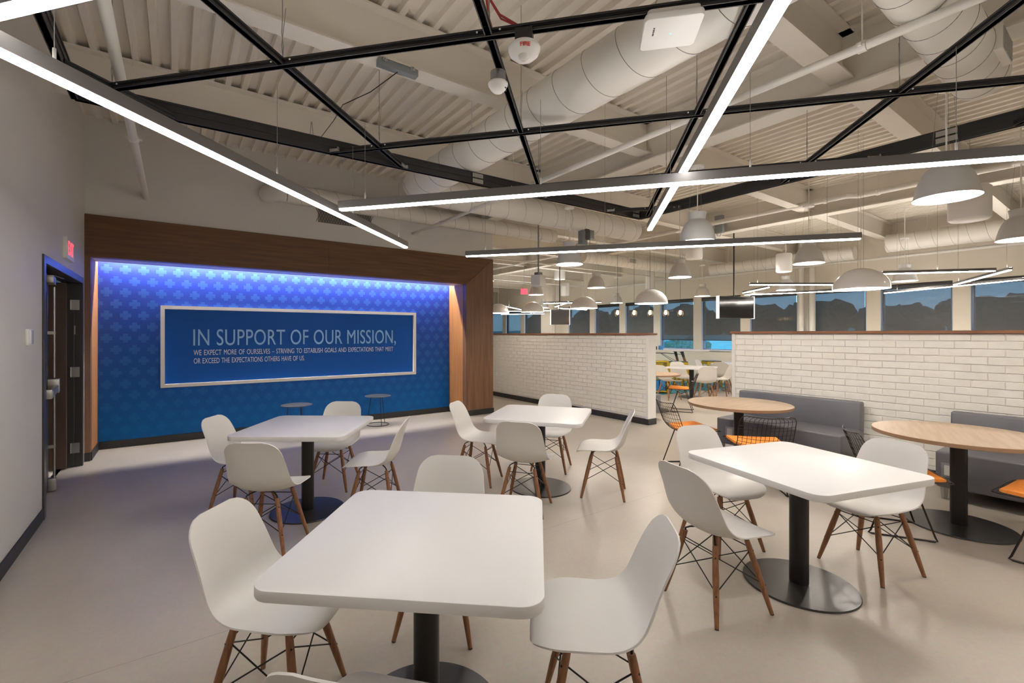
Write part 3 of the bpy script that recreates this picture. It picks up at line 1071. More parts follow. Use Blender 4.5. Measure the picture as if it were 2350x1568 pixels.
def drum(label, loc, h, r, first=[None]):
    rt = thing('drum_pendant', label, 'pendant lamp', loc, 0, 'white drum pendants')
    MB().lathe([(0.0, 0), (r - 0.02, 0), (r, 0.02), (r, h - 0.02), (r - 0.02, h), (0.0, h)], 40).build('shade', M['drum'], rt, smooth=True, angle=60)
    b = MB()
    b.tube([(0.02, 0, h), (0.02, 0, ZD - loc[2])], 0.002, 5)
    b.tube([(-0.04, 0, h), (-0.05, 0, h + 0.10), (-0.01, 0, h + 0.14), (0.02, 0, h + 0.10)], 0.003, 5)
    b.build('cord', M['cable'], rt)
    return rt


for loc, h, r, lb in [((7.92, 1.28, 2.90), 0.40, 0.19, 'large white drum behind the nearest grey bell pendant'),
                      ((10.8, 4.54, 2.857), 0.40, 0.152, 'white drum above the thin lamp right of the television'),
                      ((10.35, 6.34, 3.34), 0.36, 0.19, 'white drum directly below the grey bell at the middle of the lamp'),
                      ((11.04, 11.78, 3.42), 0.48, 0.19, 'white drum behind the bell pendant left of centre'),
                      ((12.6, 13.14, 3.02), 0.50, 0.17, 'smallest white drum, far back above the small television'),
                      ((12.8, 9.38, 3.0), 0.55, 0.15, 'white drum behind the cord of the dome above the caged bulbs')]:
    drum(lb, loc, h, r)

# five caged filament bulbs on long black rods
cg0 = None
lbls = ['first', 'second', 'third', 'fourth', 'last']
for i, (px_, (x, y)) in enumerate([(1417, (9.55, 8.00)), (1455, (9.93, 7.77)), (1492, (10.27, 7.53)), (1528, (10.60, 7.29)), (1561, (10.91, 7.07))]):
    lb = 'caged filament bulb on a black rod, %s of five counted from the portal side' % lbls[i]
    loc = (x, y, 2.01)
    if cg0 is None:
        cg0 = thing('cage_pendant', lb, 'pendant lamp', loc, 0, 'caged filament bulbs')
        MB().lathe([(0.0, 0.02), (0.025, 0.03), (0.035, 0.06), (0.028, 0.10), (0.016, 0.13), (0.0, 0.135)], 20).build('bulb', M['edison'], cg0, smooth=True)
        b = MB()
        for k in range(8):
            a = 2 * pi * k / 8
            b.tube([(0.02 * cos(a), 0.02 * sin(a), 0.15), (0.075 * cos(a), 0.075 * sin(a), 0.10), (0.078 * cos(a), 0.078 * sin(a), 0.03), (0.05 * cos(a), 0.05 * sin(a), -0.03)], 0.0028, 5)
        for r_, z in ((0.076, 0.08), (0.05, -0.03)):
            b.tube([(r_ * cos(2 * pi * k / 20), r_ * sin(2 * pi * k / 20), z) for k in range(20)], 0.0028, 5, closed=True)
        b.build('cage', M['wire_black'], cg0)
        MB().tube([(0, 0, 0.135), (0, 0, ZD - loc[2])], 0.0045, 6).build('rod', M['black_metal'], cg0)
    else:
        dup(cg0, loc, 0, lb)


# ================================================================== ducts, pipes and ceiling gear
def duct(label, p, q, r, cap_a=True, cap_b=True, seam=0.30, group='round painted air ducts'):
    p, q = Vector(p), Vector(q)
    c = (p + q) / 2
    d = q - p
    L = d.length
    rt = thing('round_duct', label, 'duct', c, math.atan2(d.y, d.x), group)
    b_ = MB().tube([(-L / 2, 0, 0), (L / 2, 0, 0)], r, 40, cap=True)
    b_.build('shell', M['pipe'], rt, smooth=True, angle=60)
    nst = max(2, int(L / seam))
    hx = [(-L / 2 + L * k / (36 * nst), (r + 0.0006) * cos(2 * pi * k / 36), (r + 0.0006) * sin(2 * pi * k / 36)) for k in range(36 * nst + 1)]
    b_ = MB().tube(hx, 0.0022, 4)
    b_.build('spiral_seam', M['grey_seam'], rt)
    for sx in (-0.35, 0.35):
        MB().tube([(sx * L, 0, r), (sx * L, 0, ZD - c.z + 0.01)], 0.005, 6).build('hanger_rod', M['pipe'], rt)
    return rt


M['grey_seam'] = mat('seam_grey', (0.20, 0.19, 0.17), 0.5)


def elbow(parent, c, r, R, a0, a1, plane, name='elbow'):
    """Quarter bend of tube radius r round centre c (in the parent's space)."""
    pts = []
    for k in range(9):
        a = radians(a0 + (a1 - a0) * k / 8)
        if plane == 'xy':
            pts.append((c[0] + R * cos(a), c[1] + R * sin(a), c[2]))
        else:
            pts.append((c[0], c[1] + R * cos(a), c[2] + R * sin(a)))
    return MB().tube(pts, r, 36).build(name, M['pipe'], parent, smooth=True, angle=60)


d1 = duct('widest round duct crossing the ceiling from upper right to the wood portal', (2.56, YN, 3.424), (2.56, 5.35, 3.424), 0.197)
d2 = duct('round duct running right from the end of the widest duct', (2.83, 5.45, 3.42), (6.95, 5.45, 3.42), 0.187)
MB().tube([(2.56 - d2.location.x, 5.25 - 5.45, 0.003), (2.56 - d2.location.x, 5.35 - 5.45, 0.0), (2.62 - d2.location.x, 0.0, 0), (2.86 - d2.location.x, 0, 0)], [0.195, 0.195, 0.196, 0.186], 36).build('elbow', M['pipe'], d2, smooth=True)
d3 = duct('thin round duct along the upper wall above the wood portal', (1.30, 7.02, 3.53), (6.4, 7.02, 3.53), 0.13, seam=0.28)
elbow(d3, (1.30 - d3.location.x, 0.20, 0.0), 0.128, 0.20, 270, 180, 'xy')
d4 = duct('stubby round duct with a side grille in the upper right corner', (3.0, 0.74, 3.43), (4.92, 0.74, 3.43), 0.16, seam=0.24)
gx = 4.52 - d4.location.x
MB().box(gx - 0.16, gx + 0.16, -0.185, -0.10, -0.07, 0.09).build('grille_collar', M['pipe'], d4)
b = MB()
for k in range(16):
    xx = gx - 0.145 + k * 0.0193
    b.box(xx, xx + 0.010, -0.190, -0.18, -0.055, 0.075)
b.build('grille', M['louvre'], d4)
d5 = duct('round duct with a register far behind the centre pendants', (8.5, 8.24, 3.50), (12.9, 8.24, 3.50), 0.155, seam=0.2)
MB().box(-0.60, -0.28, -0.17, -0.10, -0.06, 0.10).build('grille_collar', M['pipe'], d5)
MB().box(-0.57, -0.31, -0.176, -0.16, -0.035, 0.075).build('grille', M['louvre'], d5)
d6 = duct('round duct hung along the window wall at right', (13.3, -1.0, 3.57), (13.3, 3.45, 3.57), 0.20, seam=0.25)
d7 = duct('round duct hung along the window wall behind the television', (13.3, 4.05, 3.45), (13.3, 7.6, 3.45), 0.16, seam=0.25)
d8 = duct('round duct at the far end left of the pendants', (5.6, 14.0, 3.45), (9.2, 14.0, 3.45), 0.30, seam=0.3)
MB().box(0.05, 0.45, -0.32, -0.20, -0.10, 0.10).build('grille_collar', M['pipe'], d8)
MB().box(0.09, 0.41, -0.325, -0.30, -0.07, 0.07).build('grille', M['louvre'], d8)


def pipe(label, pts, r, group='painted sprinkler pipes', clamps=()):
    c = Vector(pts[0])
    rt = thing('sprinkler_pipe', label, 'pipe', c, 0, group)
    MB().tube([tuple(Vector(p) - c) for p in pts], r, 16).build('pipe_run', M['pipe'], rt, smooth=True)
    for p, dr_ in clamps:
        b_ = MB()
        p = Vector(p) - c
        if dr_ == 'y':
            b_.tube([(p.x, p.y - 0.022, p.z), (p.x, p.y + 0.022, p.z)], r * 1.28, 16)
            b_.box(p.x - r * 1.9, p.x + r * 1.9, p.y - 0.008, p.y + 0.008, p.z - 0.008, p.z + 0.008)
        else:
            b_.tube([(p.x - 0.022, p.y, p.z), (p.x + 0.022, p.y, p.z)], r * 1.28, 16)
            b_.box(p.x - 0.008, p.x + 0.008, p.y - r * 1.9, p.y + r * 1.9, p.z - 0.008, p.z + 0.008)
        b_.build('coupling', M['pipe'], rt)
        MB().tube([(p.x, p.y, p.z + r), (p.x, p.y, ZD - pts[0][2])], 0.004, 6).build('hanger_rod', M['pipe'], rt)
    return rt


pipe('white pipe at left running to the upper wall above the portal', [(-0.31, YN, 3.26), (-0.31, YF, 3.26)], 0.033, clamps=[((-0.31, 5.15, 3.26), 'y'), ((-0.31, 1.0, 3.26), 'y')])
pipe('white pipe running from upper right to the wall above the portal', [(3.40, YN, 3.25), (3.40, YF, 3.25)], 0.026, clamps=[((3.40, 6.3, 3.25), 'y'), ((3.40, 4.45, 3.25), 'y'), ((3.40, 1.0, 3.25), 'y')])
pipe('white pipe behind the grey bell pendants along the second girder', [(9.0, YN, 3.74), (9.0, 2.70, 3.74), (8.86, 2.80, 3.74), (8.86, 14, 3.74)], 0.045, clamps=[((9.0, 2.45, 3.74), 'y'), ((8.86, 3.1, 3.74), 'y')])
pipe('thin white pipe along the window wall', [(13.62, YN, 3.30), (13.62, 12, 3.30)], 0.035, clamps=[((13.62, 4.6, 3.30), 'y'), ((13.62, 8.0, 3.30), 'y')])
pipe('thin pipe across the far bay above the portal edge', [(5.1, 9.3, 3.40), (13.5, 9.3, 3.40)], 0.02, clamps=[((6.6, 9.3, 3.40), 'x'), ((9.0, 9.3, 3.40), 'x')])
pipe('thin pipe across the farthest bay', [(5.1, 13.0, 3.42), (13.5, 13.0, 3.42)], 0.022, clamps=[((7.0, 13.0, 3.42), 'x'), ((9.4, 13.0, 3.42), 'x')])

# return grille on the upper wall
rg = thing('wall_grille', 'grey perforated air grille on the wall above the portal', 'vent', (2.215, YF, 3.345))
MB().box(-0.42, 0.42, -0.006, 0.0, -0.105, 0.105).build('backing', M['mesh_grille'], rg)
b = MB()
for k in range(21):
    for s in (1, -1):
        x0 = -0.40 + 0.04 * k
        b.bar((x0 - s * 0.05, -0.008, -0.10), (x0 + s * 0.05, -0.008, 0.10), 0.006, 0.005, up=(0, 1, 0))
b.build('mesh', M['black_print'], rg)


def gear(name, label, cat, loc, rz=0):
    return thing(name, label, cat, loc, rz)


# wireless access point below the frame
ap = gear('access_point', 'white square wireless access point with a green light on the black frame', 'access point', (2.03, 1.37, 3.02), radians(-46))
MB().prism(rrect(0.27, 0.25, 0.025, 5), 0.0, 0.035).build('body', M['white_paint'], ap, bevel=0.008)
MB().prism(rrect(0.24, 0.22, 0.02, 5), 0.035, 0.06).build('back_plate', M['wall'], ap)
MB().box(-0.05, 0.05, -0.01, 0.01, 0.06, 0.082).build('clip', M['black_metal'], ap)
MB().lathe([(0.0, -0.001), (0.004, -0.001), (0.004, 0.001)], 10, (0.0, 0.0, 0)).build('status_light', M['green_led'], ap)
b = MB()
for k, (a0, a1) in enumerate([(0, 0.010), (0.014, 0.028), (0.031, 0.040), (0.044, 0.062)]):
    b.box(-0.088, -0.080, -0.06 + a0, -0.06 + a1, -0.0006, 0.0004)
b.build('printed_marking', M['black_print'], ap)
# fire strobe
fs = gear('fire_strobe', 'round white fire strobe lettered FIRE under the black frame', 'fire alarm', (1.505, 1.875, 3.0), radians(-47))
MB().box(-0.045, 0.045, -0.03, 0.03, 0.03, 0.115).build('mounting_box', M['frame_black'], fs)
MB().lathe([(0.0, -0.035), (0.055, -0.03), (0.075, -0.012), (0.083, 0.008), (0.084, 0.02), (0.078, 0.03), (0.0, 0.03)], 40).build('body', M['white_paint'], fs, smooth=True, angle=50)
MB().lathe([(0.0, -0.055), (0.016, -0.052), (0.026, -0.042), (0.028, -0.030), (0.0, -0.028)], 24, (0.0, -0.022, 0.0)).build('lens', M['clear'], fs, smooth=True)
hold = thing('tmp_holder', None, None)
for rot in (0, pi):
    tx = lettering('FIRE', -0.026, 0.026, 0.0, 0.017, -0.078, M['red'], hold, name='lettering', bold=0.03)
    tx.parent = fs
    for v in tx.data.vertices:
        xx, zz = v.co.x, v.co.z
        a = xx / 0.078
        rr = 0.0765 + zz * 0.45
        v.co = (rr * sin(a), -rr * cos(a) - 0.001, -0.012 + zz * 0.9)
    tx.rotation_euler = (0, 0, rot + radians(12))
bpy.data.objects.remove(hold)
# occupancy sensor with galvanised cup
os_ = gear('ceiling_sensor', 'small white dome sensor in a galvanised cup on a slanting black bar', 'sensor', (1.60, 2.245, 3.015), radians(44))
MB().lathe([(0.0, 0.085), (0.046, 0.085), (0.046, 0.02), (0.0, 0.02)], 32).build('cup', M['galv'], os_, smooth=True, angle=40)
MB().lathe([(0.0, -0.035), (0.03, -0.033), (0.045, -0.018), (0.058, 0.004), (0.060, 0.015), (0.054, 0.022), (0.0, 0.022)], 36).build('dome', M['white_paint'], os_, smooth=True, angle=60)
b = MB()
for a in (-100, -60, -20):
    b.lathe([(0.0, 0.0), (0.007, 0.0), (0.007, 0.003), (0.0, 0.003)], 10, (0.047 * cos(radians(a)), 0.047 * sin(radians(a)), -0.018))
b.build('lens', M['black_print'], os_)
MB().box(0.050, 0.066, -0.012, 0.004, 0.03, 0.10).build('relay', M['black_print'], os_)
MB().box(0.050, 0.068, -0.014, 0.006, 0.015, 0.032).build('terminal', M['green'], os_)
MB().tube([(0.058, -0.004, 0.10), (0.05, -0.004, 0.125), (0.03, 0, 0.128), (0.01, 0, 0.10)], 0.0022, 6).build('wire', M['red_wire'], os_)
# grey box on a beam, small conduit box
gb = gear('junction_box', 'long grey junction box clipped under a ceiling beam', 'junction box', (1.49, 3.50, 3.66), radians(0))
MB().box(-0.17, 0.17, -0.032, 0.032, 0.0, 0.055).build('body', M['grey_box'], gb, bevel=0.003)
b = MB()
for s in (-0.12, 0.12):
    b.box(s - 0.018, s + 0.018, -0.040, -0.030, 0.03, 0.062)
    b.tube([(s, -0.036, 0.040), (s, -0.05, 0.044), (s, -0.036, 0.062)], 0.004, 6)
b.build('clip', M['steel'], gb)
MB().tube([(0.0, 0.0, 0.0), (-0.10, 0.35, -0.04), (-0.22, 0.75, -0.02), (-0.20, 1.1, -0.02), (-0.18, 1.9, 0.02)], 0.004, 6).build('cable', M['wire_black'], gb)
jb = gear('junction_box', 'small grey junction box hanging at the far beam above the frame', 'junction box', (1.27, 5.38, 3.60))
MB().box(-0.045, 0.045, -0.03, 0.03, 0.0, 0.06).build('body', M['grey_box'], jb, bevel=0.003)
b = MB()
b.tube([(-0.02, 0, 0.06), (-0.03, -0.02, 0.18), (-0.02, -0.03, 0.30)], 0.004, 6)
b.tube([(0.02, 0, 0.06), (0.0, -0.02, 0.18), (-0.015, -0.03, 0.30)], 0.004, 6)
b.build('cable', M['cable'], jb)
rc = gear('red_cable', 'bundle of red fire alarm cable dropping onto the black frame', 'cable', (1.39, 2.07, 3.14))
b = MB().tube([(0.02, -0.03, 0.98), (0.01, -0.02, 0.5), (0.0, 0.0, 0.25), (0.02, -0.01, 0.10), (0.05, -0.02, 0.0)], 0.006, 6)
b.tube([(0.0, 0.0, 0.25), (0.06, -0.05, 0.12), (0.15, -0.14, 0.03), (0.26, -0.25, 0.005)], 0.006, 6)
b.tube([(0.005, 0.005, 0.25), (0.07, -0.05, 0.10), (0.17, -0.15, 0.02), (0.27, -0.26, 0.003)], 0.005, 6)
b.build('red_strand', M['red_wire'], rc, smooth=True)
for i, (y, z, w2, h2, lb) in enumerate([(5.09, 3.60, 0.16, 0.36, 'tall grey box on the second girder, right of the middle bell pendant'),
                                        (5.52, 3.76, 0.13, 0.15, 'small grey box with a cable loop on the second girder, beside the middle bell pendant'),
                                        (1.30, 3.93, 0.16, 0.13, 'grey box on the second girder right of the nearest bell pendant')]):
    bx = gear('junction_box', lb, 'junction box', (9.25, y, z))
    MB().box(-0.07, 0.02, -w2 / 2, w2 / 2, 0.0, h2).build('body', M['grey_box'], bx, bevel=0.004)
    MB().tube([(-0.03, -0.04, 0.0), (-0.04, -0.02, -0.07), (-0.04, 0.04, -0.05), (-0.03, 0.05, 0.0)], 0.006, 6).build('cable', M['cable'], bx)
# box on a pole, control boxes under the duct
pb = gear('pole_box', 'white box hanging on a grey pole left of the bell pendants', 'speaker', (5.22, 6.11, 2.35))
MB().box(-0.10, 0.10, -0.09, 0.09, 0.0, 0.20).build('body', M['white_paint'], pb, bevel=0.004, rotz=radians(20))
MB().box(-0.05, 0.05, -0.05, 0.05, 0.20, 0.25).build('collar', M['galv'], pb)
MB().tube([(0, 0, 0.25), (0, 0, ZD - 2.35)], 0.014, 10).build('pole', M['galv'], pb)
cb = gear('control_box', 'grey electrical control boxes under the round duct left of centre', 'control box', (5.62, 5.40, 3.02))
MB().box(-0.10, 0.02, -0.05, 0.05, 0.0, 0.22).build('grey_case', M['grey_box'], cb, bevel=0.004)
MB().box(-0.03, 0.06, -0.06, 0.04, 0.07, 0.26).build('black_case', M['black_print'], cb, bevel=0.004)
MB().box(0.08, 0.18, -0.05, 0.03, 0.10, 0.25).build('perforated_case', M['galv'], cb, bevel=0.004)
MB().tube([(0.0, -0.03, 0.03), (0.02, -0.04, -0.05), (0.07, -0.04, -0.05), (0.10, -0.03, 0.1)], 0.005, 6).build('cable', M['cable'], cb)
MB().box(-0.08, 0.16, -0.03, 0.03, 0.22, 0.305).build('strap', M['steel'], cb)


# televisions
def tv(label, c, wd, ht, rz, m, pole=True):
    rt = thing('television', label, 'television', c, rz)
    MB().box(-wd / 2, wd / 2, -0.03, 0.03, -ht / 2, ht / 2).build('case', M['black_print'], rt, bevel=0.004)
    MB().box(-wd / 2 + 0.012, wd / 2 - 0.012, -0.034, -0.029, -ht / 2 + 0.012, ht / 2 - 0.012).build('screen', m, rt)
    for s in (-1, 1):
        MB().box(s * wd / 2 - (0.016 if s < 0 else 0.0), s * wd / 2 + (0.016 if s > 0 else 0.0), -0.04, 0.04, -ht / 2 - 0.01, ht / 2 + 0.01).build('edge_light', M['side_led'], rt)
    MB().tube([(0, 0.05, -0.05), (0, 0.05, ZD - c[2])], 0.014, 10).build('pole', M['black_metal'], rt)
    MB().box(-0.12, 0.12, 0.02, 0.08, -0.10, 0.10).build('bracket', M['black_metal'], rt)
    return rt


tv('large black television on a ceiling pole before the windows', (9.98, 5.15, 2.10), 0.90, 0.47, radians(-20), M['screen'])
tv('small far television with a pale sheen between two window groups', (9.9, 10.55, 2.05), 0.58, 0.46, radians(-30), M['screen_grey'])
xs = thing('exit_sign', 'small red exit light at the far end above a white dome', 'exit sign', (7.9, 9.85, 2.62), radians(-35))
MB().box(-0.09, 0.09, -0.02, 0.02, 0, 0.15).build('body', M['red_led'], xs)
MB().tube([(0, 0, 0.15), (0, 0, ZD - 2.62)], 0.008, 6).build('stem', M['pipe'], xs)

# ================================================================== moulded shell chairs
def shell_surface():
    """Moulded seat: a strip swept along the side profile, sides raised, corners rounded."""
    P = [  # y (front +), z, half width, side lift
        (0.250, 0.404, 0.215, -0.004), (0.232, 0.426, 0.224, 0.002), (0.185, 0.438, 0.232, 0.012), (0.11, 0.436, 0.235, 0.024),
        (0.03, 0.428, 0.233, 0.034), (-0.045, 0.424, 0.230, 0.042), (-0.105, 0.433, 0.226, 0.049), (-0.155, 0.461, 0.222, 0.053),
        (-0.188, 0.506, 0.217, 0.052), (-0.208, 0.564, 0.211, 0.047), (-0.224, 0.627, 0.204, 0.039), (-0.241, 0.692, 0.196, 0.028),
        (-0.260, 0.756, 0.186, 0.014), (-0.280, 0.806, 0.176, 0.003)]
    nv, nu = 52, 28
    C = catmull(P, nv)
    # arc length
    s = [0]
    for i in range(nv):
        s.append(s[-1] + math.hypot(C[i + 1][0] - C[i][0], C[i + 1][1] - C[i][1]))
    T = s[-1]
    top = []
    for i, (y, z, hw, lf_) in enumerate(C):
        a, b_ = C[max(i - 1, 0)], C[min(i + 1, nv)]
        ty, tz = b_[0] - a[0], b_[1] - a[1]
        l = math.hypot(ty, tz)
        ny, nz = tz / l * 1.0, -ty / l * 1.0          # towards the sitter
        d0, d1 = s[i], T - s[i]
        w_ = hw
        rc = 0.15
        if d0 < rc:
            w_ -= rc * (1 - sqrt(max(0, 1 - ((rc - d0) / rc) ** 2))) * 0.95
        rc = 0.095
        if d1 < rc:
            w_ -= rc * (1 - sqrt(max(0, 1 - ((rc - d1) / rc) ** 2))) * 0.95
        row = []
        for k in range(nu + 1):
            u = -1 + 2 * k / nu
            u = math.copysign(abs(u) ** 0.9, u)
            e = lf_ * abs(u) ** 2.2
            row.append(Vector((w_ * u, y + ny * e, z + nz * e)))
        top.append(row)
    return top


def make_chair():
    rt = thing('shell_chair', '', 'chair')
    top = shell_surface()
    R, Cn = len(top), len(top[0])
    th = 0.0065
    # normals
    bot = []
    for i in range(R):
        row = []
        for k in range(Cn):
            du = top[i][min(k + 1, Cn - 1)] - top[i][max(k - 1, 0)]
            dv = top[min(i + 1, R - 1)][k] - top[max(i - 1, 0)][k]
            nrm = du.cross(dv)
            nrm.normalize()
            row.append(top[i][k] + nrm * th)
        bot.append(row)
    if bot[8][Cn // 2].z > top[8][Cn // 2].z:
        bot = [[2 * t - b_ for t, b_ in zip(rt_, rb)] for rt_, rb in zip(top, bot)]
    vs_ = [p for r in top for p in r] + [p for r in bot for p in r]
    o = R * Cn
    fs_ = []
    for i in range(R - 1):
        for k in range(Cn - 1):
            a = i * Cn + k
            fs_.append((a, a + 1, a + Cn + 1, a + Cn))
            fs_.append((o + a, o + a + Cn, o + a + Cn + 1, o + a + 1))
    rim = [(0, k) for k in range(Cn)] + [(i, Cn - 1) for i in range(1, R)] + [(R - 1, k) for k in range(Cn - 2, -1, -1)] + [(i, 0) for i in range(R - 2, 0, -1)]
    ids = [i * Cn + k for i, k in rim]
    for j in range(len(ids)):
        a, c = ids[j], ids[(j + 1) % len(ids)]
        fs_.append((a, c, o + c, o + a))
    MB().add(vs_, fs_).build('seat_shell', M['white_plastic'], rt, smooth=True, angle=62)
    F = 0.193
    tops, feet = [], []
    for sx, sy in ((1, 1), (-1, 1), (-1, -1), (1, -1)):
        ft = Vector((sx * F, sy * F, 0.0))
        tp = Vector((sx * 0.108, sy * 0.112 - 0.005, 0.385))
        tops.append(tp)
        feet.append(ft)
        lg = MB().tube([ft + (tp - ft) * t for t in (0.0, 0.02, 0.30, 0.62, 0.92, 1.0)], [0.0095, 0.0108, 0.0145, 0.0168, 0.0150, 0.0135], 14)
        l = lg.build('leg', M['walnut'], rt, smooth=True, angle=50)
        tag(l, 'brown wooden leg')
        MB().tube([ft + Vector((0, 0, 0.0)), ft + (tp - ft) * 0.012], 0.0105, 12).build('foot_cap', M['base_dark'], l)
        b_ = MB()
        for t in (0.40, 0.86):
            p = ft + (tp - ft) * t
            out = Vector((sx, sy, 0)).normalized()
            b_.tube([p + out * 0.013, p + out * 0.0172], 0.0042, 8)
        b_.build('bolt_head', M['brace'], l)
    b_ = MB()
    for i in range(4):
        j = (i + 1) % 4
        for a, c in ((i, j), (j, i)):
            p = feet[a] + (tops[a] - feet[a]) * 0.86
            q = feet[c] + (tops[c] - feet[c]) * 0.42
            b_.tube([p, q], 0.0032, 6)
        # mounts bent up to the shell
        tp = tops[i]
        ins = Vector((math.copysign(0.045, tp.x), math.copysign(0.040, tp.y), 0))
        b_.tube([tp + Vector((0, 0, -0.03)), tp + Vector((0, 0, 0.012)), tp * 1.0 + Vector((0, 0, 0.024)) - ins * 0.4, tp + Vector((0, 0, 0.034)) - ins * 1.1], 0.0052, 7)
    for i in range(4):
        p = feet[i] + (tops[i] - feet[i]) * 0.90
        q = feet[(i + 1) % 4] + (tops[(i + 1) % 4] - feet[(i + 1) % 4]) * 0.90
        if i in (0, 2):
            b_.tube([p, q], 0.0032, 6)
    tag(b_.build('rod_brace', M['brace'], rt, smooth=True), 'dark crossed metal rods')
    return rt


chair0 = make_chair()
used = [False]


def chair(x, y, deg, label, group='white shell chairs at the white tables', scale=None):
    """Chair with its feet centred at x, y, facing the world direction deg."""
    rz = radians(deg - 90)
    if not used[0]:
        used[0] = True
        chair0.location = (x, y, 0)
        chair0.rotation_euler = (0, 0, rz)
        chair0['label'] = label
        chair0['group'] = group
        return chair0
    return dup(chair0, (x, y, 0), rz, label, group)


def make_table():
    rt = thing('square_table', '', 'table')
    MB().prism(rrect(0.92, 0.92, 0.075, 10), 0.700, 0.737).build('tabletop', M['white_lam'], rt, bevel=0.0035, bseg=2)
    MB().box(-0.18, 0.18, -0.18, 0.18, 0.692, 0.700).build('mounting_plate', M['black_metal'], rt)
    tag(MB().tube([(0, 0, 0.012), (0, 0, 0.694)], 0.051, 36).build('column', M['black_metal'], rt, smooth=True, angle=50), 'round black column')
    tag(MB().lathe([(0.0, 0.0), (0.300, 0.0), (0.302, 0.004), (0.299, 0.011), (0.052, 0.017), (0.0, 0.017)], 72).build('base_plate', M['base_black'], rt, smooth=True, angle=40), 'round black base plate')
    return rt


table0 = make_table()
table0.location = (0.819, 1.638, 0)
table0.rotation_euler = (0, 0, radians(49.5))
table0['label'] = 'white square table nearest the camera, largest in the picture'
table0['group'] = 'white square tables'
dup(table0, (0.941, 4.153, 0), radians(54.3), 'white square table in front of the blue wall, left of the others')
dup(table0, (2.985, 3.465, 0), radians(37.3), 'white square table in the middle, in front of the left brick half wall')
dup(table0, (3.130, 1.232, 0), radians(74.3), 'white square table at right, in front of the grey bench and oak tables')
# chairs round them
chair(0.347, 2.033, -41, 'white shell chair at the left side of the nearest white table')
chair(1.16, 2.15, 228, 'white shell chair at the far side of the nearest white table')
chair(1.325, 1.215, 137, 'white shell chair at the right side of the nearest white table, open side showing')
chair(0.467, 1.158, 43, 'white shell chair cut by the bottom picture edge, only its back rim showing')
chair(0.484, 4.49, -35.7, 'white shell chair at the left side of the table before the blue wall')
chair(0.56, 3.61, 54.3, 'white shell chair with its back to the camera at the table before the blue wall')
chair(1.315, 4.68, 233, 'white shell chair at the far side of the table before the blue wall')
chair(1.41, 3.79, 146, 'white shell chair seen from the side, right of the table before the blue wall')
chair(2.60, 3.99, -52.7, 'white shell chair at the left side of the middle white table')
chair(2.52, 3.126, 37.3, 'white shell chair with its back to the camera at the middle white table')
chair(3.516, 3.89, 217.3, 'white shell chair at the far side of the middle white table')
chair(3.375, 2.995, 128.7, 'white shell chair seen from the side, right of the middle white table')
chair(3.267, 1.796, 252, 'white shell chair at the far left corner of the right hand white table')
chair(2.53, 1.416, -15, 'white shell chair with its back to the camera at the right hand white table')
chair(3.733, 1.06, 164, 'white shell chair at the far right side of the right hand white table')


# ================================================================== oak tables, wire chairs, benches
def make_round():
    rt = thing('round_table', '', 'table')
    MB().lathe([(0.0, 0.706), (0.530, 0.706), (0.532, 0.708), (0.532, 0.735), (0.530, 0.737), (0.0, 0.737)], 96).build('tabletop', M['oak'], rt, smooth=True, angle=40)
    MB().lathe([(0.531, 0.7065), (0.5335, 0.7085), (0.5335, 0.7345), (0.531, 0.7362)], 96, closed=True).build('edge_band', M['oak_edge'], rt, smooth=True, angle=40)
    tag(MB().tube([(0, 0, 0.012), (0, 0, 0.708)], 0.051, 36).build('column', M['black_metal'], rt, smooth=True, angle=50), 'round black column')
    tag(MB().lathe([(0.0, 0.0), (0.330, 0.0), (0.332, 0.004), (0.329, 0.011), (0.052, 0.017), (0.0, 0.017)], 72).build('base_plate', M['base_black'], rt, smooth=True, angle=40), 'round black base plate')
    return rt


round0 = make_round()
round0.location = (5.30, 2.70, 0)
round0['label'] = 'round oak table before the left grey bench'
round0['group'] = 'round oak tables'
dup(round0, (5.128, 0.888, 0), 0.3, 'round oak table at the right picture edge before the right grey bench')
dup(round0, (7.86, 5.72, 0), 0.8, 'round oak table in the gap behind the brick half walls')


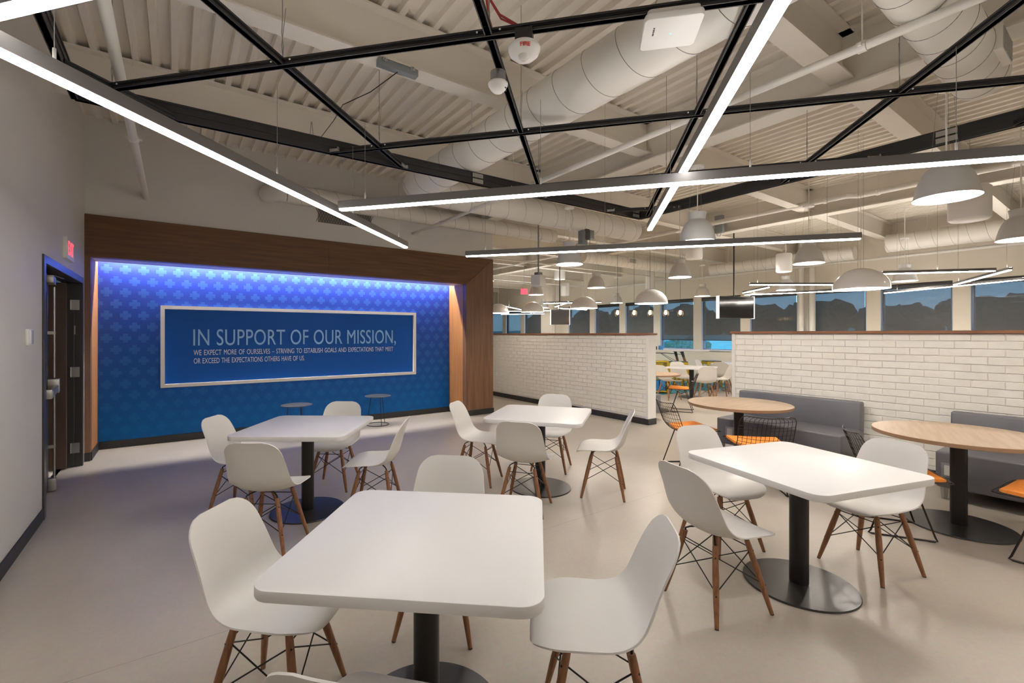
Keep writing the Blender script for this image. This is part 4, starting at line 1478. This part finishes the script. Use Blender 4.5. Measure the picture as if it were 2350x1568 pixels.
def make_wire_chair():
    rt = thing('wire_chair', '', 'chair')
    P = [(0.28, 0.452, 0.262, 0.0), (0.20, 0.442, 0.270, 0.012), (0.08, 0.425, 0.262, 0.026), (-0.05, 0.415, 0.250, 0.035), (-0.14, 0.425, 0.240, 0.040),
         (-0.195, 0.475, 0.238, 0.042), (-0.230, 0.555, 0.240, 0.044), (-0.262, 0.650, 0.240, 0.042), (-0.298, 0.745, 0.236, 0.038)]
    nv = 48
    C = catmull(P, nv)

    def pt(i, u):
        y, z, hw, lf_ = C[i]
        a, b_ = C[max(i - 1, 0)], C[min(i + 1, nv)]
        ty, tz = b_[0] - a[0], b_[1] - a[1]
        l = math.hypot(ty, tz)
        e = lf_ * u * u
        d1, d0 = (nv - i) / nv, i / nv
        w_ = hw
        for d in (d1, d0):
            if d < 0.08:
                w_ -= 0.05 * (1 - sqrt(max(0.0, 1 - ((0.08 - d) / 0.08) ** 2)))
        return Vector((w_ * u, y + tz / l * e, z - ty / l * e))
    b_ = MB()
    nx, ny_ = 13, 17
    for k in range(1, nx):
        u = -1 + 2 * k / nx
        b_.tube([pt(i, u) for i in range(0, nv + 1, 2)], 0.0021, 5)
    for j in range(1, ny_):
        i = round(nv * j / ny_)
        b_.tube([pt(i, -1 + 2 * k / 14) for k in range(15)], 0.0021, 5)
    b_.build('wire_grid', M['wire_black'], rt)
    rim = [pt(0, -1 + 2 * k / 10) for k in range(11)] + [pt(i, 1) for i in range(1, nv, 2)] + [pt(nv, 1 - 2 * k / 10) for k in range(11)] + [pt(i, -1) for i in range(nv - 1, 0, -2)]
    MB().tube(rim, 0.0042, 6, closed=True).build('rim', M['wire_black'], rt)
    # seat pad
    n_ = 20
    top, bot = [], []
    for a in range(n_ + 1):
        i = 3 + (22 - 3) * a / n_
        ii = int(i)
        f_ = i - ii
        row, rb = [], []
        for k in range(15):
            u = (-1 + 2 * k / 14) * 0.86
            edge = min(1.0, min(a, n_ - a) / 3)
            sh = 1 - 0.10 * (1 - edge) ** 2
            p = pt(ii, u * sh) * (1 - f_) + pt(ii + 1, u * sh) * f_
            row.append(p + Vector((0, 0, 0.018 + 0.008 * edge)))
            rb.append(p + Vector((0, 0, 0.004)))
        top.append(row)
        bot.append(rb)
    vs_ = [p for r in top for p in r] + [p for r in bot for p in r]
    o, Cn = (n_ + 1) * 15, 15
    fs_ = []
    for i in range(n_):
        for k in range(14):
            a = i * Cn + k
            fs_.append((a, a + 1, a + Cn + 1, a + Cn))
            fs_.append((o + a, o + a + Cn, o + a + Cn + 1, o + a + 1))
    ids = [k for k in range(Cn)] + [i * Cn + Cn - 1 for i in range(1, n_ + 1)] + [n_ * Cn + k for k in range(Cn - 2, -1, -1)] + [i * Cn for i in range(n_ - 1, 0, -1)]
    for j in range(len(ids)):
        a, c = ids[j], ids[(j + 1) % len(ids)]
        fs_.append((a, c, o + c, o + a))
    tag(MB().add(vs_, fs_).build('seat_pad', M['orange'], rt, smooth=True, angle=60), 'orange seat pad')
    b_ = MB()
    for s in (-1, 1):
        # one rod per side: up the back, along the floor, up the front
        run = [(s * 0.15, -0.06, 0.405), (s * 0.185, -0.185, 0.03), (s * 0.188, -0.200, 0.010), (s * 0.190, -0.185, 0.0065), (s * 0.190, 0.185, 0.0065), (s * 0.188, 0.205, 0.010), (s * 0.185, 0.195, 0.03), (s * 0.15, 0.08, 0.405)]
        b_.tube(run, 0.0065, 8)
        b_.tube([(s * 0.15, -0.06, 0.40), (s * 0.16, 0.01, 0.355), (s * 0.15, 0.08, 0.40)], 0.006, 7)
    b_.tube([(-0.16, 0.01, 0.357), (0.16, 0.01, 0.357)], 0.006, 7)
    b_.tube([(-0.15, -0.06, 0.402), (0.15, -0.06, 0.402)], 0.006, 7)
    b_.tube([(-0.15, 0.08, 0.402), (0.15, 0.08, 0.402)], 0.006, 7)
    b_.build('sled_base', M['wire_black'], rt, smooth=True)
    for s in (-1, 1):
        for y in (-0.16, 0.17):
            MB().box(s * 0.19 - 0.008, s * 0.19 + 0.008, y - 0.02, y + 0.02, 0.0, 0.006).build('glide', M['base_dark'], rt)
    return rt


wc0 = make_wire_chair()
gw = 'black wire chairs with orange pads'
wc0.location = (4.84, 3.06, 0)
wc0.rotation_euler = (0, 0, radians(-30 - 90))
wc0['label'] = 'black wire chair with orange pad at the left side of the left oak table'
wc0['group'] = gw
dup(wc0, (4.71, 2.21, 0), radians(44 - 90), 'black wire chair with its back to the camera before the left oak table')
dup(wc0, (4.63, 1.175, 0), radians(-58 - 90), 'black wire chair mostly hidden behind the white chair, left of the right oak table')
dup(wc0, (4.80, 0.34, 0), radians(85 - 90), 'black wire chair cut by the right picture edge')
dup(wc0, (8.28, 5.32, 0), radians(120 - 90), 'black wire chair with orange pad in the gap behind the half walls')


def bench(label, y0, y1, panel_y):
    rt = thing('upholstered_bench', label, 'bench', (6.13, (y0 + y1) / 2, 0), 0, 'grey upholstered benches')
    cy = (y0 + y1) / 2
    h = (y1 - y0) / 2
    MB().box(-0.33, 0.33, -h, h, 0.115, 0.445).build('seat', M['vinyl'], rt, bevel=0.022, bseg=3)
    b_ = MB()
    vs_ = []
    for y in (-h, h):
        vs_ += [(0.20, y, 0.40), (0.335, y, 0.40), (0.335, y, 0.755), (0.235, y, 0.755)]
    b_.add(vs_, [(0, 1, 2, 3), (7, 6, 5, 4), (0, 4, 5, 1), (1, 5, 6, 2), (2, 6, 7, 3), (3, 7, 4, 0)])
    b_.build('backrest', M['vinyl'], rt, bevel=0.02, bseg=3)
    for sx in (-0.26, 0.26):
        for sy in (-h + 0.10, h - 0.05):
            tag(MB().tube([(sx, sy, 0.0), (sx, sy, 0.012), (sx, sy, 0.118)], [0.020, 0.021, 0.030], 4).build('leg', M['steel'], rt), 'silver tapered foot')
    py = panel_y - cy
    MB().box(-0.336, -0.328, py - 0.055, py + 0.055, 0.215, 0.345).build('power_panel', M['galv'], rt, bevel=0.003)
    MB().box(-0.340, -0.335, py - 0.032, py + 0.032, 0.235, 0.325).build('power_cover', M['wall'], rt)
    return rt


bench('grey upholstered bench along the right brick wall, behind the left oak table', 1.88, 3.24, 3.065)
bench('grey upholstered bench along the right brick wall at the picture edge', -0.5, 1.16, 1.065)
bl = thing('upholstered_bench', 'grey upholstered bench end showing in the gap past the left brick wall', 'bench', (7.03, 5.75, 0), 0, 'grey upholstered benches')
MB().box(-0.30, 0.18, -0.70, 0.70, 0.115, 0.445).build('seat', M['vinyl'], bl, bevel=0.022, bseg=3)
MB().box(-0.30, -0.17, -0.70, 0.70, 0.40, 0.75).build('backrest', M['vinyl'], bl, bevel=0.02, bseg=3)
for sx in (-0.22, 0.12):
    for sy in (-0.62, 0.62):
        MB().tube([(sx, sy, 0.0), (sx, sy, 0.118)], [0.012, 0.014], 8).build('leg', M['steel'], bl)


# ================================================================== little wire side tables in the alcove
def side_table(label, loc, first=[None]):
    if first[0] is None:
        rt = thing('side_table', label, 'side table', loc, 0, 'round graphite side tables')
        MB().lathe([(0.0, 0.478), (0.208, 0.478), (0.215, 0.481), (0.215, 0.488), (0.208, 0.491), (0.0, 0.491)], 64).build('tabletop', M['table_grey'], rt, smooth=True, angle=40)
        b_ = MB()
        for k in range(3):
            a = 2 * pi * k / 3 + 0.5
            b_.tube([(0.11 * cos(a), 0.11 * sin(a), 0.48), (0.178 * cos(a), 0.178 * sin(a), 0.006)], 0.005, 7)
        b_.build('rod_legs', M['black_metal'], rt, smooth=True)
        MB().tube([(0.180 * cos(2 * pi * k / 48), 0.180 * sin(2 * pi * k / 48), 0.006) for k in range(48)], 0.006, 8, closed=True).build('floor_ring', M['black_metal'], rt, smooth=True)
        first[0] = rt
        return rt
    return dup(first[0], loc, 0.4, label)


side_table('round graphite side table with wire legs, right one before the blue wall', (2.80, 7.41, 0))
side_table('round graphite side table with wire legs, left one partly hidden by the white tabletop', (1.46, 7.13, 0))

# ================================================================== the far side seen through the gap
dup(table0, (10.25, 6.34, 0), radians(10.5), 'white square table in the gap between the half walls', 'white square tables at the windows')
dup(table0, (12.35, 6.42, 0), radians(10.5), 'white square table in the gap, farthest, by the right wall end', 'white square tables at the windows')
gc = 'white shell chairs in the far gap'
chair(9.50, 6.45, -12, 'white shell chair left of the far white table in the gap', gc)
chair(10.60, 6.84, 238, 'white shell chair behind the far white table in the gap', gc)
chair(9.80, 5.76, 48, 'white shell chair with its back to the camera before the far white table', gc)
chair(10.74, 5.88, 138, 'white shell chair at the right of the far white table in the gap', gc)
chair(11.70, 6.36, 12, 'white shell chair with its back to the camera beside the half wall end', gc)
chair(12.05, 7.0, -80, 'white shell chair facing the farthest white table', gc)

cp = MB().prism([(9.6, 7.06), (13.98, 6.75), (13.98, 11.5), (9.6, 11.5)], 0.0, 0.008).build('carpet', M['carpet'])
tag(cp, 'teal blue carpet under the high table in the gap', 'carpet')

ht = thing('high_table', 'high white table with wooden legs by the window in the gap', 'table', (11.66, 8.53, 0.008), radians(-36))
MB().prism(rrect(3.1, 0.85, 0.03, 4), 1.015, 1.05).build('tabletop', M['white_lam'], ht, bevel=0.003)
for sx in (-1, 1):
    for sy in (-1, 1):
        f_ = Vector((sx * 1.12, sy * 0.38, 0))
        t_ = Vector((sx * 0.82, sy * 0.26, 1.01))
        lg = MB().tube([f_, f_ + (t_ - f_) * 0.85], [0.026, 0.036], 10).build('leg', M['walnut'], ht, smooth=True)
        MB().tube([f_ + (t_ - f_) * 0.84, f_ + (t_ - f_) * 0.97, t_], [0.037, 0.042, 0.07], 10).build('leg_socket', M['book_dark'], lg, smooth=True)
b_ = MB()
for sy in (-1, 1):
    b_.tube([(-0.86, sy * 0.27, 0.92), (-0.45, sy * 0.1, 0.95), (0.45, sy * 0.1, 0.95), (0.86, sy * 0.27, 0.92)], 0.008, 6)
    b_.tube([(-0.98, sy * 0.32, 0.55), (-0.3, sy * 0.05, 0.95)], 0.006, 6)
    b_.tube([(0.98, sy * 0.32, 0.55), (0.3, sy * 0.05, 0.95)], 0.006, 6)
b_.build('stretcher', M['black_metal'], ht)


def stool(label, loc, rz, first=[None]):
    if first[0] is None:
        rt = thing('high_stool', label, 'stool', loc, rz, 'mustard high stools')
        tag(MB().box(-0.20, 0.20, -0.17, 0.17, 0.735, 0.755).build('seat', M['table_grey'], rt, bevel=0.003), 'dark seat board')
        for sx in (-1, 1):
            for sy in (-1, 1):
                MB().bar((sx * 0.18, sy * 0.15, 0.735), (sx * 0.20, sy * 0.17, 0.0), 0.05, 0.03, up=(0, 1, 0)).build('leg', M['mustard'], rt)
        for sy in (-1, 1):
            MB().box(-0.19, 0.19, sy * 0.155 - 0.012, sy * 0.155 + 0.012, 0.66, 0.735).build('apron', M['mustard'], rt)
            MB().box(-0.19, 0.19, sy * 0.165 - 0.012, sy * 0.165 + 0.012, 0.22, 0.27).build('foot_rail', M['mustard'], rt)
        for sx in (-1, 1):
            MB().box(sx * 0.19 - 0.012, sx * 0.19 + 0.012, -0.15, 0.15, 0.66, 0.735).build('apron', M['mustard'], rt)
        first[0] = rt
        return rt
    return dup(first[0], loc, rz, label)


stool('mustard high stool in the gap, leftmost under the high table', (10.95, 7.72, 0.008), radians(-30))
stool('mustard high stool in the gap, half hidden behind a white chair back', (11.55, 7.55, 0.008), radians(-30))
stool('mustard high stool in the gap, right of the high table legs', (12.62, 7.20, 0.008), radians(-30))
sh = thing('shelf_unit', 'mustard open shelf unit with blue folders behind the oak table in the gap', 'shelf', (10.05, 7.42, 0.008), radians(-36))
for z in (0.04, 0.42, 0.80):
    MB().box(-0.45, 0.45, -0.16, 0.16, z, z + 0.03).build('shelf', M['mustard'], sh)
for x in (-0.45, 0.0, 0.45):
    MB().box(x - 0.02, x + 0.02, -0.16, 0.16, 0.0, 0.83).build('upright', M['mustard'], sh)
for k, (x, z, c) in enumerate([(-0.30, 0.07, 'book_blue'), (-0.12, 0.07, 'book_dark'), (0.16, 0.07, 'book_blue'), (0.33, 0.07, 'book_blue'), (-0.28, 0.45, 'book_dark'), (0.22, 0.45, 'book_blue')]):
    loc = sh.matrix_basis @ Vector((x, 0, z))
    nm = ['left blue folder on the lowest shelf', 'dark folder on the lowest shelf', 'blue folder at the middle of the lowest shelf', 'rightmost blue folder on the lowest shelf', 'dark folder on the middle shelf', 'blue folder on the middle shelf'][k]
    loc = Matrix.Translation(sh.location) @ Matrix.Rotation(radians(-36), 4, 'Z') @ Vector((x, 0, z))
    tag(MB().box(-0.07, 0.07, -0.12, 0.12, 0, 0.26).build('folder', M[c], None, bevel=0.004, loc=loc, rotz=radians(-36)), nm + ' of the mustard unit', 'folder', 'folders in the mustard unit')

tag(MB().box(-0.06, 0.06, -0.06, 0.06, 0, 0.10).build('box', M['book_dark'], None, bevel=0.004, loc=(11.75, 8.46, 1.058), rotz=radians(-36)), 'small dark box on the high table by the half wall end', 'box')
tag(MB().box(-0.05, 0.05, -0.06, 0.06, 0, 0.12).build('box', M['book_blue'], None, bevel=0.004, loc=(11.90, 8.35, 1.058), rotz=radians(-36)), 'small blue box on the high table beside the dark one', 'box')
# roller shades in front of the windows
names = {-2: None, -1: None, 0: 'grey roller shade at the right picture edge, sky blue through it', 1: 'grey roller shade third from the right edge of the windows, behind the lowest cluster lamp',
         2: 'grey roller shade behind the nearest white dome pendant', 3: 'grey roller shade just right of the television', 4: 'grey roller shade half raised, behind the left part of the television',
         5: 'grey roller shade half raised, behind the two rightmost caged bulbs', 6: 'grey roller shade behind the second and third caged bulbs', 7: 'grey roller shade behind the first caged bulb',
         8: 'grey roller shade left of the first caged bulb, right of the far television', 10: 'grey roller shade left of the far television, nearest it', 11: 'grey roller shade second left of the far television', 12: 'grey roller shade at the wood portal edge, farthest back'}
for k in KS:
    if names[k] is None:
        continue
    y0, y1 = W0 + WP * k + 0.02, W0 + WP * k + WW - 0.02
    zb = 1.315 if k in (4, 5) else SILL + 0.03
    rt = thing('roller_shade', names[k], 'roller shade', (XW + 0.04, (y0 + y1) / 2, HEAD), 0, 'grey roller shades')
    hy = (y1 - y0) / 2
    MB().box(-0.035, 0.055, -hy - 0.015, hy + 0.015, -0.115, -0.004).build('headrail', M['valance'], rt, bevel=0.004)
    MB().box(-0.002, 0.002, -hy + 0.015, hy - 0.015, zb - HEAD + 0.02, -0.11).build('fabric', M['shade'], rt)
    MB().box(-0.008, 0.008, -hy + 0.012, hy - 0.012, zb - HEAD, zb - HEAD + 0.022).build('bottom_bar', M['valance'], rt)
# slim columns by the window wall
for i, (y, r_) in enumerate([(5.36, 0.07), (5.10, 0.07)]):
    tag(MB().tube([(13.75, y, 0), (13.75, y, ZD)], r_, 20).build('column', M['pipe'], None, smooth=True, angle=50), None, None, None, 'structure')
tag(MB().tube([(13.8, 15.1, 0), (13.8, 15.1, ZD)], 0.07, 20).build('column', M['pipe'], None, smooth=True, angle=50), None, None, None, 'structure')

# ================================================================== outside the windows
def hz(x):
    """Height of the rising lawn outside."""
    return -0.45 + (x - 14.2) / 60.8 * 1.85


tag(MB().add([(14.22, -70, hz(14.22)), (150, -70, hz(150)), (150, 170, hz(150)), (14.22, 170, hz(14.22)),
              (14.22, -70, -5), (150, -70, -5), (150, 170, -5), (14.22, 170, -5)],
             [(0, 1, 2, 3), (4, 7, 6, 5), (0, 4, 5, 1), (1, 5, 6, 2), (2, 6, 7, 3), (3, 7, 4, 0)]).build('lawn', M['grass']), None, None, None, 'structure')
tag(MB().add([(24, 9.5, hz(24) + 0.02), (40, 16.5, hz(40) + 0.02), (40, 20.0, hz(40) + 0.02), (24, 11.2, hz(24) + 0.02)], [(0, 1, 2, 3)]).build('path', M['lot']), None, None, None, 'structure')


def tree(label, x, y, h, r, shrub=False, seed=0):
    rn = random.Random(seed)
    rt = thing('shrub' if shrub else 'tree', label, 'shrub' if shrub else 'tree', (x, y, hz(x) - 0.03), 0, 'shrubs outside' if shrub else 'trees outside')
    bm = bmesh.new()
    for k in range(16):
        a, rr = rn.uniform(0, 2 * pi), r * sqrt(rn.random()) * 0.75
        zz = h * (rn.uniform(0.35, 0.85) if not shrub else rn.uniform(0.3, 0.7))
        mt = Matrix.Translation((rr * cos(a), rr * sin(a), zz)) @ Matrix.Scale(r * rn.uniform(0.35, 0.55), 4)
        bmesh.ops.create_icosphere(bm, subdivisions=3, radius=1.0, matrix=mt)
    for v in bm.verts:
        v.co += v.normal * rn.uniform(-0.08, 0.10) * r
    me = bpy.data.meshes.new('crown')
    bm.to_mesh(me)
    bm.free()
    me.materials.append(M['shrub' if shrub else 'leaf'])
    o = bpy.data.objects.new('crown', me)
    SC.collection.objects.link(o)
    o.parent = rt
    MB().tube([(0, 0, 0), (0, 0, h * 0.6)], [0.05 * h, 0.03 * h], 10).build('trunk', M['trunk'], rt)
    return rt


for i, (x, y, h, r, lb) in enumerate([(76, 2, 2.8, 4.1, 'dark tree outside at the right picture edge window'), (76, 11, 3.4, 3.8, 'dark tree outside the window right of the nearest dome'),
                                 (77, 19.5, 2.6, 3.9, 'dark tree outside the window behind the nearest dome'), (76, 28, 3.5, 4.1, 'dark tree outside the window right of the television'),
                                 (78, 37, 3.2, 4.3, 'dark tree outside behind the television window'), (76, 47, 3.6, 4.6, 'dark tree outside behind the last caged bulbs'),
                                 (76, 58, 3.8, 4.9, 'dark tree outside behind the first caged bulb'), (76, 70, 3.7, 5.2, 'dark tree outside beside the far television'),
                                 (76, 84, 3.8, 5.7, 'dark tree outside the farthest windows')]):
    tree(lb, x, y, h, r, seed=i)
for i, (x, y) in enumerate([(30, 18.5), (33, 19.6), (36, 22.5), (31, 21), (38, 25), (27, 17.4), (43, 26.5)]):
    tree('round green shrub outside the half raised shade, %s from the building' % ['second', 'fourth', 'fifth', 'third', 'sixth', 'first', 'seventh'][i], x, y, 0.9, 0.7, True, seed=40 + i)
